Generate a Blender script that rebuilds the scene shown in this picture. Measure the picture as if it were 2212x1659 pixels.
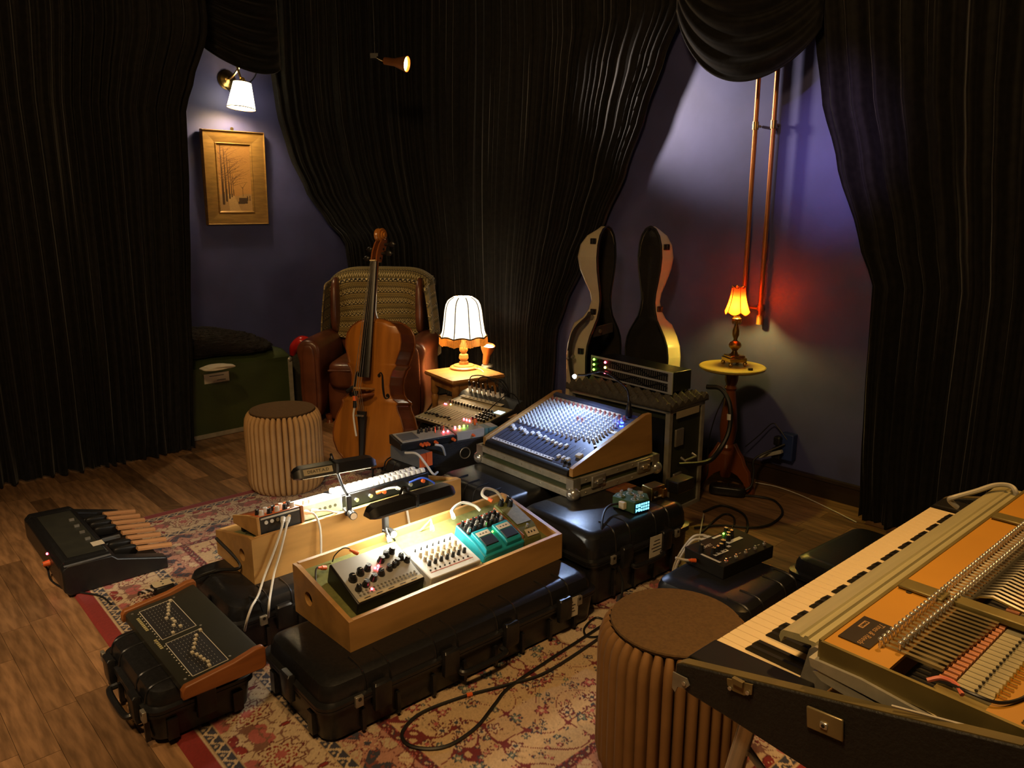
import bpy, bmesh, math, random
import numpy as np
from mathutils import Vector, Matrix, Euler

for o in list(bpy.data.objects): bpy.data.objects.remove(o)
SC = bpy.context.scene
COL = SC.collection
PI = math.pi
R = math.radians
random.seed(7)
RS = np.random.RandomState(11)

# ------------------------------------------------------------------ camera
CAM_H, PITCH, FPX, IW, IH = 1.52, R(13), 1661.0, 2212, 1659
cam = bpy.data.cameras.new('camera'); camo = bpy.data.objects.new('camera', cam); COL.objects.link(camo)
cam.sensor_width = 36; cam.sensor_fit = 'HORIZONTAL'; cam.lens = 36 * FPX / IW
camo.location = (0, 0, CAM_H); camo.rotation_euler = (PI / 2 - PITCH, 0, 0)
cam.clip_start = 0.02; cam.clip_end = 60
SC.camera = camo
# ------------------------------------------------------------------ view / world
vs = SC.view_settings
vs.view_transform = 'Standard'; vs.look = 'None'; vs.gamma = 1; vs.use_curve_mapping = False
vs.exposure = 0.22
W = bpy.data.worlds.new('world'); SC.world = W; W.use_nodes = True
W.node_tree.nodes['Background'].inputs[0].default_value = (1.0, 0.72, 0.42, 1)
W.node_tree.nodes['Background'].inputs[1].default_value = 0.004
# ------------------------------------------------------------------ lamps of the room that hang above the frame
def light(name, kind, loc, power, col, target=None, size=.1, spot=None, blend=.5, parent=None, size_y=None, spread=None):
    l = bpy.data.lights.new(name, kind); l.energy = power; l.color = col
    if kind == 'AREA':
        l.size = size
        if size_y: l.shape = 'RECTANGLE'; l.size_y = size_y
        if spread: l.spread = R(spread)
    else: l.shadow_soft_size = size
    if kind == 'SPOT': l.spot_size = R(spot); l.spot_blend = blend
    o = bpy.data.objects.new(name, l); COL.objects.link(o); o.location = loc
    if target is not None:
        o.rotation_euler = (Vector(target) - Vector(loc)).to_track_quat('-Z', 'Y').to_euler()
    if parent: o.parent = parent
    return o
WARM = (1.0, .62, .26); AMBER = (1.0, .52, .14); COOL = (.55, .68, 1.0)
light('ceiling_lamp_rear', 'POINT', (-.5, .4, 3.1), 120, WARM, size=.25)
light('ceiling_spot_piano', 'SPOT', (1.5, 2.2, 3.1), 120, AMBER, (1.15, 1.3, .8), .08, 60, .8)
light('ceiling_spot_rug', 'SPOT', (.1, .9, 3.1), 70, WARM, (.25, 2.0, 0), .06, 50, .8)
light('ceiling_spot_cello', 'SPOT', (-1.6, 2.4, 3.0), 80, WARM, (-.9, 4.6, .7), .08, 44, .8)
light('ceiling_spot_wall', 'SPOT', (-.9, 1.6, 3.2), 330, (.62, .42, 1.0), (1.56, 3.89, 1.8), .06, 14, 1.0)
light('ceiling_spot_floor', 'SPOT', (-2.4, 1.2, 3.0), 220, (1.0, .70, .40), (-1.95, 2.45, 0), .1, 48, 1.0)

# ------------------------------------------------------------------ geometry helpers
def ray(x, y):
    a = (x - 1106) / FPX; b = (y - 829.5) / FPX
    return Vector((a, math.cos(PITCH) - b * math.sin(PITCH), -(math.sin(PITCH) + b * math.cos(PITCH))))
def P(x, y, z=0.0):                       # the point of the place at height z seen at photo point x, y
    r = ray(x, y); t = (z - CAM_H) / r.z
    return Vector((r.x * t, r.y * t, z))
def PY(x, y, Y):
    r = ray(x, y); t = Y / r.y
    return Vector((r.x * t, Y, CAM_H + r.z * t))
def PV(x, y, v):                            # on the plane at distance v along the rug's long axis
    r = ray(x, y); o = Vector((0, 0, CAM_H)); return o + r * ((v - o.dot(VV)) / r.dot(VV))
UA = R(42)
UU = Vector((math.cos(UA), math.sin(UA), 0)); VV = Vector((-math.sin(UA), math.cos(UA), 0))
def UVp(u, v, z=0): return UU * u + VV * v + Vector((0, 0, z))
# the room: corner RC, e1 runs along the right wall, e2 along the left wall
RA = R(43)
_U = Vector((math.cos(RA), math.sin(RA), 0)); _N = Vector((-math.sin(RA), math.cos(RA), 0))
E1, E2 = -_N, -_U
_QL = Vector((-2.09, 4.85, 0)) + .62 * _N; _QR = Vector((1.575, 3.92, 0)) + .05 * _U
RC = _QL + _U * (_QR - _QL).dot(_U)
def RM(a, b, z=0): return RC + E1 * a + E2 * b + Vector((0, 0, z))
def hit_b(x, y, b):                        # on the plane a distance b before the right wall -> (a, z)
    r = ray(x, y); o = Vector((0, 0, CAM_H)) - RC
    t = (b - o.dot(E2)) / r.dot(E2); p = o + r * t
    return p.dot(E1), p.z
def hit_a(x, y, a):
    r = ray(x, y); o = Vector((0, 0, CAM_H)) - RC
    t = (a - o.dot(E1)) / r.dot(E1); p = o + r * t
    return p.dot(E2), p.z

class MB:
    def __init__(s): s.v = []; s.f = []
    def add(s, vs, fs):
        n = len(s.v); s.v += [tuple(q) for q in vs]; s.f += [tuple(i + n for i in q) for q in fs]; return s
    def box(s, c, d, M=None):
        x, y, z = [q / 2 for q in d]
        vs = [Vector((i * x, j * y, k * z)) for k in (-1, 1) for i, j in ((-1, -1), (1, -1), (1, 1), (-1, 1))]
        if M is not None: vs = [M @ q for q in vs]
        vs = [q + Vector(c) for q in vs]
        return s.add(vs, [(3, 2, 1, 0), (4, 5, 6, 7), (0, 1, 5, 4), (1, 2, 6, 5), (2, 3, 7, 6), (3, 0, 4, 7)])
    def cyl(s, p0, p1, r0, r1=None, n=12, cap=True):
        p0, p1 = Vector(p0), Vector(p1); r1 = r0 if r1 is None else r1
        d = (p1 - p0).normalized(); a = d.orthogonal().normalized(); b = d.cross(a)
        vs = []
        for p, r in ((p0, r0), (p1, r1)):
            vs += [p + (a * math.cos(2 * PI * i / n) + b * math.sin(2 * PI * i / n)) * r for i in range(n)]
        fs = [(i, (i + 1) % n, n + (i + 1) % n, n + i) for i in range(n)]
        if cap: fs += [tuple(reversed(range(n))), tuple(range(n, 2 * n))]
        return s.add(vs, fs)
    def sph(s, c, r, n=12, m=8, sc=(1, 1, 1)):
        c = Vector(c); vs = []; fs = []
        for j in range(m + 1):
            t = PI * j / m
            for i in range(n):
                p = 2 * PI * i / n
                vs.append(c + Vector((r * sc[0] * math.sin(t) * math.cos(p), r * sc[1] * math.sin(t) * math.sin(p), r * sc[2] * math.cos(t))))
        for j in range(m):
            for i in range(n):
                fs.append((j * n + i, (j + 1) * n + i, (j + 1) * n + (i + 1) % n, j * n + (i + 1) % n))
        return s.add(vs, fs)
    def supq(s, c, d, e1=.35, e2=.35, n=28, m=16, M=None):     # soft box
        def w(q, e): return math.copysign(abs(q) ** e, q)
        c = Vector(c); vs = []; fs = []
        for j in range(m + 1):
            t = -PI / 2 + PI * j / m
            for i in range(n):
                p = -PI + 2 * PI * i / n
                q = Vector((d[0] / 2 * w(math.cos(t), e1) * w(math.cos(p), e2), d[1] / 2 * w(math.cos(t), e1) * w(math.sin(p), e2), d[2] / 2 * w(math.sin(t), e1)))
                if M is not None: q = M @ q
                vs.append(c + q)
        for j in range(m):
            for i in range(n):
                fs.append((j * n + i, j * n + (i + 1) % n, (j + 1) * n + (i + 1) % n, (j + 1) * n + i))
        return s.add(vs, fs)
    def lathe(s, prof, n=20, c=(0, 0, 0), cap=True):
        c = Vector(c); vs = []; fs = []; k = len(prof)
        for r, z in prof:
            vs += [c + Vector((r * math.cos(2 * PI * i / n), r * math.sin(2 * PI * i / n), z)) for i in range(n)]
        for j in range(k - 1):
            for i in range(n): fs.append((j * n + i, j * n + (i + 1) % n, (j + 1) * n + (i + 1) % n, (j + 1) * n + i))
        if cap:
            if prof[0][0] > 1e-5: fs.append(tuple(reversed(range(n))))
            if prof[-1][0] > 1e-5: fs.append(tuple(range((k - 1) * n, k * n)))
        return s.add(vs, fs)
    def prism(s, poly, f, h0, h1):          # poly of 2-D points; f(p, q, h) gives the point
        n = len(poly)
        vs = [f(p, q, h0) for p, q in poly] + [f(p, q, h1) for p, q in poly]
        fs = [tuple(reversed(range(n))), tuple(range(n, 2 * n))] + [(i, (i + 1) % n, n + (i + 1) % n, n + i) for i in range(n)]
        return s.add(vs, fs)
    def rings(s, rings, cap=True, closed=True):
        n = len(rings[0]); vs = [q for r in rings for q in r]; fs = []
        for j in range(len(rings) - 1):
            for i in range(n if closed else n - 1):
                fs.append((j * n + i, j * n + (i + 1) % n, (j + 1) * n + (i + 1) % n, (j + 1) * n + i))
        if cap: fs += [tuple(reversed(range(n))), tuple(range((len(rings) - 1) * n, len(rings) * n))]
        return s.add(vs, fs)
    def tube(s, pts, r, n=6, sub=6, cap=True):
        pts = [Vector(p) for p in pts]
        if sub and len(pts) > 2:
            q = [pts[0] * 2 - pts[1]] + pts + [pts[-1] * 2 - pts[-2]]; out = []
            for i in range(1, len(q) - 2):
                for k in range(sub):
                    t = k / sub; a, b, c, d = q[i - 1:i + 3]
                    out.append(.5 * (2 * b + (c - a) * t + (2 * a - 5 * b + 4 * c - d) * t * t + (3 * b - a - 3 * c + d) * t ** 3))
            pts = out + [pts[-1]]
        rs = r if isinstance(r, (list, tuple)) else None
        rings = []; a = None
        for i, p in enumerate(pts):
            d = (pts[min(i + 1, len(pts) - 1)] - pts[max(i - 1, 0)])
            if d.length < 1e-9: d = Vector((0, 0, 1))
            d.normalize()
            if a is None: a = d.orthogonal().normalized()
            else:
                a = a - d * a.dot(d)
                a = a.normalized() if a.length > 1e-6 else d.orthogonal().normalized()
            b = d.cross(a)
            if rs: t = i / max(1, len(pts) - 1) * (len(rs) - 1); k = min(int(t), len(rs) - 2); rr = rs[k] + (rs[k + 1] - rs[k]) * (t - k)
            else: rr = r
            rings.append([p + (a * math.cos(2 * PI * k / n) + b * math.sin(2 * PI * k / n)) * rr for k in range(n)])
        return s.rings(rings, cap)
    def grid(s, fn, nu, nv, wrap=False):
        vs = [fn(i / (nu if wrap else nu), j / nv) for j in range(nv + 1) for i in range(nu + (0 if wrap else 1))]
        w = nu if wrap else nu + 1; fs = []
        for j in range(nv):
            for i in range(nu):
                i2 = (i + 1) % w if wrap else i + 1
                fs.append((j * w + i, j * w + i2, (j + 1) * w + i2, (j + 1) * w + i))
        return s.add(vs, fs)
    def mesh(s, name, mat, ang=38):
        m = bpy.data.meshes.new(name); m.from_pydata(s.v, [], s.f); 
        if mat: m.materials.append(mat)
        m.polygons.foreach_set('use_smooth', [True] * len(m.polygons))
        m.set_sharp_from_angle(angle=R(ang)); m.update()
        return m
    def build(s, name, mat, parent=None, bev=0, ang=38, solid=0, seg=2):
        return link(name, s.mesh(name, mat, ang), parent, bev=bev, solid=solid, seg=seg)
def link(name, mesh, parent=None, loc=None, rot=None, scale=None, bev=0, solid=0, seg=2):
    o = bpy.data.objects.new(name, mesh); COL.objects.link(o)
    if parent: o.parent = parent
    if loc is not None: o.location = loc
    if rot is not None: o.rotation_euler = rot
    if scale is not None: o.scale = scale
    if solid:
        q = o.modifiers.new('solid', 'SOLIDIFY'); q.thickness = solid; q.offset = 0
    if bev:
        q = o.modifiers.new('bevel', 'BEVEL'); q.width = bev; q.segments = seg; q.limit_method = 'ANGLE'; q.angle_limit = R(40)
    return o
def rrect(L, Wd, r, n=5, z=0, c=(0, 0)):
    pts = []
    for sx, sy, a0 in ((1, 1, 0), (-1, 1, PI / 2), (-1, -1, PI), (1, -1, 3 * PI / 2)):
        for k in range(n + 1):
            a = a0 + PI / 2 * k / n
            pts.append(Vector((c[0] + sx * (L / 2 - r) + r * math.cos(a), c[1] + sy * (Wd / 2 - r) + r * math.sin(a), z)))
    return pts
def bx(name, c, d, mat, parent=None, bev=0, M=None, seg=2): return MB().box(c, d, M).build(name, mat, parent, bev=bev, seg=seg)
def tag(o, label=None, cat=None, group=None, kind=None):
    if label: o['label'] = label
    if cat: o['category'] = cat
    if group: o['group'] = group
    if kind: o['kind'] = kind
    return o
def thing(name, label, cat, loc=(0, 0, 0), rz=0, group=None, rot=None):
    o = bpy.data.objects.new(name, None); COL.objects.link(o); o.empty_display_size = .05
    o.location = loc; o.rotation_euler = rot if rot is not None else (0, 0, rz)
    return tag(o, label, cat, group)
def struct(o): o['kind'] = 'structure'; return o
def text(s, size, mat, parent, loc, rot=(0, 0, 0), name='lettering', depth=.0004, align='CENTER', shear=0):
    c = bpy.data.curves.new('t', 'FONT'); c.body = s; c.size = size; c.extrude = depth; c.align_x = align; c.align_y = 'CENTER'; c.shear = shear; c.resolution_u = 3
    t = bpy.data.objects.new('t', c); COL.objects.link(t)
    m = bpy.data.meshes.new_from_object(t.evaluated_get(bpy.context.evaluated_depsgraph_get())); m.materials.clear(); m.materials.append(mat)
    bpy.data.objects.remove(t)
    return link(name, m, parent, loc, rot)
def colgrid(name, X, Y, Z, C, mat, parent=None):     # dense sheet with a printed or woven pattern in its colour attribute
    nv, nu = X.shape
    m = bpy.data.meshes.new(name); n = nu * nv
    m.vertices.add(n); m.vertices.foreach_set('co', np.stack([X, Y, Z], -1).astype(np.float32).ravel())
    j, i = np.meshgrid(np.arange(nv - 1), np.arange(nu - 1), indexing='ij')
    q = np.stack([j * nu + i, j * nu + i + 1, (j + 1) * nu + i + 1, (j + 1) * nu + i], -1).reshape(-1, 4)
    m.loops.add(q.size); m.loops.foreach_set('vertex_index', q.ravel().astype(np.int32))
    m.polygons.add(len(q)); m.polygons.foreach_set('loop_start', np.arange(0, q.size, 4, dtype=np.int32))
    m.update(calc_edges=True)
    a = m.color_attributes.new('pattern', 'FLOAT_COLOR', 'POINT')
    a.data.foreach_set('color', np.concatenate([C, np.ones(C.shape[:2] + (1,))], -1).astype(np.float32).ravel())
    m.polygons.foreach_set('use_smooth', [True] * len(m.polygons)); m.materials.append(mat)
    return link(name, m, parent)

# ------------------------------------------------------------------ materials
MATS = {}
def mat(name, col, rough=.5, metal=0, noise=0, scale=20, bump=0, stretch=None, emit=None, es=0, coat=0, sheen=0, col2=None, rnd=0, spec=.5):
    if name in MATS: return MATS[name]
    m = bpy.data.materials.new(name); m.use_nodes = True; nt = m.node_tree; b = nt.nodes['Principled BSDF']
    b.inputs['Base Color'].default_value = (*col, 1); b.inputs['Roughness'].default_value = rough; b.inputs['Metallic'].default_value = metal
    b.inputs['Specular IOR Level'].default_value = spec
    if coat: b.inputs['Coat Weight'].default_value = coat; b.inputs['Coat Roughness'].default_value = .15
    if sheen: b.inputs['Sheen Weight'].default_value = sheen; b.inputs['Sheen Roughness'].default_value = .4
    if emit: b.inputs['Emission Color'].default_value = (*emit, 1); b.inputs['Emission Strength'].default_value = es
    if noise or bump:
        tc = nt.nodes.new('ShaderNodeTexCoord'); mp = nt.nodes.new('ShaderNodeMapping')
        nt.links.new(tc.outputs['Object'], mp.inputs[0])
        if stretch: mp.inputs['Scale'].default_value = stretch
        nz = nt.nodes.new('ShaderNodeTexNoise'); nz.inputs['Scale'].default_value = scale; nz.inputs['Detail'].default_value = 4
        nt.links.new(mp.outputs[0], nz.inputs['Vector'])
        if noise:
            c2 = col2 or tuple(q * (1 - noise) for q in col)
            rp = nt.nodes.new('ShaderNodeValToRGB'); rp.color_ramp.elements[0].position = .35; rp.color_ramp.elements[1].position = .65
            rp.color_ramp.elements[0].color = (*c2, 1); rp.color_ramp.elements[1].color = (*col, 1)
            nt.links.new(nz.outputs['Fac'], rp.inputs[0]); out = rp.outputs[0]
            if rnd:
                oi = nt.nodes.new('ShaderNodeObjectInfo'); ge = nt.nodes.new('ShaderNodeNewGeometry'); ad = nt.nodes.new('ShaderNodeMath'); ad.operation = 'ADD'; fr_ = nt.nodes.new('ShaderNodeMath'); fr_.operation = 'FRACT'
                nt.links.new(oi.outputs['Random'], ad.inputs[0]); nt.links.new(ge.outputs['Random Per Island'], ad.inputs[1]); nt.links.new(ad.outputs[0], fr_.inputs[0]); hs = nt.nodes.new('ShaderNodeHueSaturation')
                ma = nt.nodes.new('ShaderNodeMapRange'); ma.inputs['To Min'].default_value = 1 - rnd; ma.inputs['To Max'].default_value = 1 + rnd
                nt.links.new(fr_.outputs[0], ma.inputs[0]); nt.links.new(ma.outputs[0], hs.inputs['Value'])
                nt.links.new(out, hs.inputs['Color']); out = hs.outputs[0]
            nt.links.new(out, b.inputs['Base Color'])
        if bump:
            bp = nt.nodes.new('ShaderNodeBump'); bp.inputs['Strength'].default_value = bump; bp.inputs['Distance'].default_value = .01
            nt.links.new(nz.outputs['Fac'], bp.inputs['Height']); nt.links.new(bp.outputs[0], b.inputs['Normal'])
    MATS[name] = m
    return m
def vmat(name, rough=.8, sheen=0, bumpscale=0, bump=.3):
    m = mat(name, (1, 1, 1), rough, sheen=sheen, bump=bump if bumpscale else 0, scale=bumpscale or 20); nt = m.node_tree
    a = nt.nodes.new('ShaderNodeAttribute'); a.attribute_name = 'pattern'
    nt.links.new(a.outputs['Color'], nt.nodes['Principled BSDF'].inputs['Base Color'])
    return m
M_WALL = mat('blue_plaster', (.075, .08, .235), .55, noise=.25, scale=3.0, bump=.25)
M_CEIL = mat('dark_ceiling', (.03, .025, .03), .9, noise=.2)
M_VELVET = mat('black_velvet', (.0105, .0095, .008), .7, noise=.5, scale=30, bump=.15, sheen=.22, spec=.2)
M_PLASTER2 = mat('dark_wall_paint', (.05, .045, .06), .8, noise=.2)
M_BASE = mat('dark_skirting_wood', (.035, .02, .012), .45, noise=.3, scale=8)
M_PLANK = mat('oak_plank', (.34, .185, .085), .34, noise=.5, scale=5, stretch=(1.2, 9, 1), rnd=.42, bump=.05)
M_GAP = mat('floor_underlay', (.02, .011, .006), .9, noise=.2)
M_BLACK = mat('black_plastic', (.012, .012, .013), .38, noise=.2, scale=60)
M_PELI = mat('black_ribbed_resin', (.014, .014, .015), .34, noise=.25, scale=90, bump=.06)
M_RUB = mat('black_rubber', (.01, .01, .01), .6, noise=.2, scale=40)
M_PLY = mat('honey_plywood', (.52, .28, .085), .42, noise=.3, scale=3, stretch=(1.0, 5, 5), bump=.05)
M_PLYE = mat('plywood_edge', (.60, .33, .11), .45, noise=.35, scale=9, stretch=(1, 8, 30))
M_FELT = mat('olive_felt', (.17, .18, .055), .95, noise=.25, scale=60)
M_WHITE = mat('white_enamel', (.72, .71, .68), .35, noise=.05)
M_CABW = mat('white_cable', (.66, .62, .55), .5, noise=.08)
M_CABK = mat('black_cable', (.01, .01, .01), .5, noise=.1)
M_ORG = mat('orange_plastic', (.80, .14, .03), .4, noise=.1)
M_CHROME = mat('chrome', (.78, .76, .70), .2, .8, noise=.08)
M_ALU = mat('aluminium', (.50, .47, .38), .4, .45, noise=.2, scale=30)
M_STEEL = mat('worn_steel', (.42, .39, .33), .38, .6, noise=.3, scale=20)
M_BRASS = mat('brass', (.62, .42, .15), .28, 1, noise=.25, scale=15)
M_OLIVE = mat('olive_laminate', (.05, .062, .022), .5, noise=.2, scale=12)
M_PAPER = mat('paper_label', (.62, .56, .44), .8, noise=.1)
M_INK = mat('black_ink', (.015, .013, .012), .7, noise=.1)
M_TAPE = mat('masking_tape', (.55, .46, .30), .8, noise=.1)
M_SILV = mat('silver_panel', (.62, .61, .58), .35, .4, noise=.05)
M_GREY = mat('grey_enamel', (.12, .13, .145), .5, noise=.08)
M_LTGREY = mat('light_grey_enamel', (.40, .39, .35), .5, noise=.06)
M_TEAL = mat('teal_enamel', (.02, .32, .40), .32, noise=.1, scale=30)
M_DTEAL = mat('dusty_teal_enamel', (.09, .20, .21), .45, noise=.1)
M_GRNP = mat('green_enamel', (.035, .085, .03), .45, noise=.12, scale=50)
M_LEATH = mat('brown_leather', (.15, .045, .018), .36, noise=.45, scale=7, bump=.1, coat=.15)
M_CEL = mat('cello_varnish', (.40, .145, .022), .26, noise=.35, scale=3, stretch=(7, 7, .8), coat=.5)
M_CELD = mat('cello_dark_varnish', (.22, .065, .014), .26, noise=.4, scale=5, coat=.5)
M_EBONY = mat('ebony', (.012, .010, .009), .35, noise=.2)
M_PINE = mat('pine', (.42, .20, .055), .4, noise=.35, scale=4, stretch=(1, 6, 6))
M_MAHO = mat('mahogany', (.22, .06, .018), .3, noise=.35, scale=5, stretch=(1, 1, .4), coat=.3)
M_TEAK = mat('teak_cheek', (.36, .12, .03), .4, noise=.35, scale=5, stretch=(1, 6, 6))
M_KRAFT = mat('kraft_paper', (.50, .30, .125), .8, noise=.1, scale=14)
M_KRAFTD = mat('brown_paper', (.23, .115, .036), .8, noise=.12, scale=14)
M_FELTB = mat('brown_felt', (.11, .06, .02), .95, noise=.25, scale=120)
M_CREAM = mat('cream_shell', (.62, .53, .36), .3, noise=.06, coat=.3)
M_LINING = mat('black_plush_lining', (.018, .014, .010), .9, noise=.3, scale=60, sheen=.2)
M_COPPER = mat('copper_pipe', (.62, .24, .075), .38, .7, noise=.25, scale=9)
M_GILT = mat('gilt_frame', (.36, .20, .05), .4, .3, noise=.3, scale=12, stretch=(1, 1, 5))
M_IVORY = mat('ivory_key', (.72, .58, .35), .3, noise=.06)
M_KEYB = mat('black_key', (.010, .009, .008), .45, noise=.2, spec=.3)
M_TOLEX = mat('black_tolex', (.013, .012, .011), .6, noise=.3, scale=160, bump=.25)
M_RAIL = mat('champagne_aluminium', (.46, .42, .24), .4, .3, noise=.12, scale=6, stretch=(1, 12, 12))
M_HARP = mat('mustard_lacquer', (.50, .235, .022), .45, noise=.15, scale=3)
M_RED = mat('red_vinyl', (.55, .02, .015), .25, noise=.15)
M_KNOBG = mat('grey_knob', (.62, .66, .70), .45, noise=.08)
M_KNOBK = mat('black_knob', (.014, .014, .014), .3, noise=.1)
M_MIXB = mat('navy_console_panel', (.07, .085, .15), .5, noise=.15, scale=40)
M_MIXG = mat('beige_console_panel', (.42, .36, .22), .5, noise=.12, scale=40)
M_BLUE = mat('blue_plastic', (.03, .09, .55), .4, noise=.1)
M_FOAM = mat('charcoal_foam', (.10, .085, .06), .95, noise=.3, scale=80)
M_FUR = mat('black_fur', (.012, .008, .006), .95, noise=.5, scale=80, bump=.8)
M_CLOTH = mat('dark_grey_cloth', (.045, .045, .035), .95, noise=.3, scale=60)
def emis(name, col, s): return mat(name, col, .5, emit=col, es=s, noise=.02)
M_LEDR = emis('red_led', (1.0, .06, .10), 14); M_LEDG = emis('green_led', (.25, 1.0, .05), 9); M_LEDB = emis('blue_led', (.03, .08, 1.0), 14)
M_LEDY = emis('yellow_led', (1.0, .6, .12), 9); M_LEDC = emis('cyan_led', (.22, .80, 1.0), 1.7); M_LEDW = emis('white_led', (.8, .88, 1.0), 60)
M_SCREEN = emis('pale_blue_screen', (.55, .85, .85), 1.6); M_TUBE = emis('warm_white_tube', (1.0, .93, .78), 24)
# ================================================================== the room
ZC = 3.4; AM, BM = 7.7, 6.6
ROT_R = math.atan2(E1.y, E1.x)
def rbox(name, a0, a1, b0, b1, z0, z1, m, parent=None):
    o = MB().add([RM(a, b, z) for z in (z0, z1) for a, b in ((a0, b0), (a0, b1), (a1, b1), (a1, b0))],
                 [(3, 2, 1, 0), (4, 5, 6, 7), (0, 1, 5, 4), (1, 2, 6, 5), (2, 3, 7, 6), (3, 0, 4, 7)]).build(name, m, parent)
    return o
floor = struct(rbox('floor', 0, AM, 0, BM, -.06, -.005, M_GAP))
struct(rbox('ceiling', 0, AM, 0, BM, ZC, ZC + .08, M_CEIL))
struct(rbox('wall_left', -.1, 0, -.1, BM, -.06, ZC, M_WALL))
struct(rbox('wall_right', 0, AM, -.1, 0, -.06, ZC, M_WALL))
struct(rbox('wall_rear', AM, AM + .1, -.1, BM, -.06, ZC, M_PLASTER2))
struct(rbox('wall_side', -.1, AM, BM, BM + .1, -.06, ZC, M_PLASTER2))
struct(rbox('baseboard_left', .0, .018, .02, BM, 0, .1, M_BASE))
bbr = struct(rbox('baseboard_right', .0, AM, 0, .018, 0, .095, M_BASE))
rbox('moulding', .0, AM, 0, .026, .095, .112, M_BASE, bbr)
# planks run along the right wall; each is a piece of the floor
PLW, PLL = .095, .62
plank = MB()
_m = MB().box((0, 0, -.0025), (PLL - .0015, PLW - .0012, .005)).mesh('plank', M_PLANK)
cells = []
for j in range(int(BM / PLW)):
    off = RS.rand() * PLL
    for i in range(-1, int(AM / PLL) + 1):
        a0, a1 = max(i * PLL + off, .02), min(i * PLL + off + PLL, AM - .02)
        if a1 - a0 < .12: continue
        c = RM((a0 + a1) / 2, (j + .5) * PLW)
        d = Vector((0, 0, CAM_H)); v = c - d
        dep = v.y * math.cos(PITCH) - v.z * math.sin(PITCH); up = v.y * math.sin(PITCH) + v.z * math.cos(PITCH)
        vis = dep > .3 and abs(v.x / dep) < .78 and abs(up / dep) < .62
        u_, v_ = c.dot(UU), c.dot(VV)
        under = .75 < u_ < 2.3 and 1.2 < v_ < 3.7
        cells.append(((0 if vis and not under else 1, v.length), c, a1 - a0))
cells.sort(key=lambda q: q[0])
for k, (s_, c, ln) in enumerate(cells[:300]):
    o = link('plank', _m, floor, c, (0, 0, ROT_R), (ln / PLL, 1, 1))
mb = MB()
for s_, c, ln in cells[300:]:
    mb.box(c + Vector((0, 0, -.0025)), (ln - .0015, PLW - .0012, .005), Matrix.Rotation(ROT_R, 3, 'Z'))
tag(mb.build('plank_field', M_PLANK, floor), kind='stuff')

# ================================================================== curtains
def lerp_tab(tab, z):
    tab = sorted(tab, key=lambda q: q[0])
    if z <= tab[0][0]: return tab[0][1]
    for (z0, s0), (z1, s1) in zip(tab, tab[1:]):
        if z <= z1: t = (z - z0) / max(1e-6, z1 - z0); t = t * t * (3 - 2 * t) * .5 + t * .5; return s0 + (s1 - s0) * t
    return tab[-1][1]
def curtain(name, label, path, left, right, folds, amp, z0=.015, z1=3.36, nz=44, seed=0, group=None, tie=None):
    rs = np.random.RandomState(seed); per = 7; nt = folds * per
    ph = np.cumsum(.55 + .9 * rs.rand(folds + 2)); ph = ph / ph[-1] * folds
    am = .55 + .75 * rs.rand(folds + 3); ph2 = rs.rand(6) * 6.28
    lt0, rt0 = lerp_tab(left, z1), lerp_tab(right, z1)
    def fn(t, w):
        z = z0 + (z1 - z0) * w
        sl, sr = lerp_tab(left, z), lerp_tab(right, z)
        q = t * folds; k = min(int(q), folds); x = ph[k] + (ph[min(k + 1, folds + 1)] - ph[k]) * (q - k) if k < folds + 1 else q
        # gathered cloth: folds narrow where the curtain is pulled together
        s = lt0 + (rt0 - lt0) * t + (sl - lt0) * max(0, 1 - t / .5) ** 1.6 + (sr - rt0) * max(0, 1 - (1 - t) / .5) ** 1.6
        width = abs(sr - sl)
        a = amp * (am[k] * (1 - (q - k)) + am[k + 1] * (q - k)) * min(1.0, .35 + width / (folds * .085))
        f = math.sin(2 * PI * x + .5 * math.sin(z * 1.7 + ph2[0] + k)) + .35 * math.sin(4.3 * PI * x + ph2[1] + z * .8)
        p, n = path(s)
        hem = .03 * math.exp(-z * 9) * math.sin(x * 5)
        p = p + n * (a * f + .02 * math.sin(z * 2.2 + t * 9) + hem) + Vector((0, 0, z))
        return p
    o = MB().grid(fn, nt, nz).build(name, M_VELVET, None, ang=180)
    return tag(o, label, 'curtain', group)
# left curtain before the green trunk
CL_A = .74
def path_left(s): return RM(CL_A, s), E1
Lt = [(z, b) for b, z in (hit_a(x, y, CL_A) for x, y in ((447, 60), (440, 95), (418, 165), (399, 240), (406, 360), (411, 500), (416, 700), (420, 975)))]
curtain('curtain', 'long black velvet curtain at the far left, hanging before the green trunk', path_left, [(0, 4.6), (3.4, 4.6)], Lt, 40, .028, seed=3)
# centre curtain wrapping the corner
CA, CB, CR = .10, .075, .7
def path_c(s):
    if s < 0: return RM(CA, CB + CR - s), E1
    if s < PI * CR / 2:
        p = s / CR; return RM(CA + CR - CR * math.cos(p), CB + CR - CR * math.sin(p)), E1 * math.cos(p) + E2 * math.sin(p)
    return RM(CA + CR + s - PI * CR / 2, CB), E2
cl = [(z, CB + CR - b) for b, z in (hit_a(x, y, CA) for x, y in ((583, 40), (590, 150), (603, 240), (628, 330), (665, 415), (705, 475), (742, 520), (750, 590), (752, 700)))]
cl.append((0, cl[-1][1]))
cr = [(z, a - CA - CR + PI * CR / 2) for a, z in (hit_b(x, y, CB) for x, y in ((1487, 5), (1440, 120), (1398, 240), (1352, 370), (1305, 475), (1255, 570), (1215, 660), (1195, 720)))]
cr.append((0, cr[-1][1] - .02))
curtain('curtain', 'black velvet curtain sweeping behind the leather armchair and the lit table lamp', path_c, cl, cr, 58, .022, seed=5)
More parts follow.
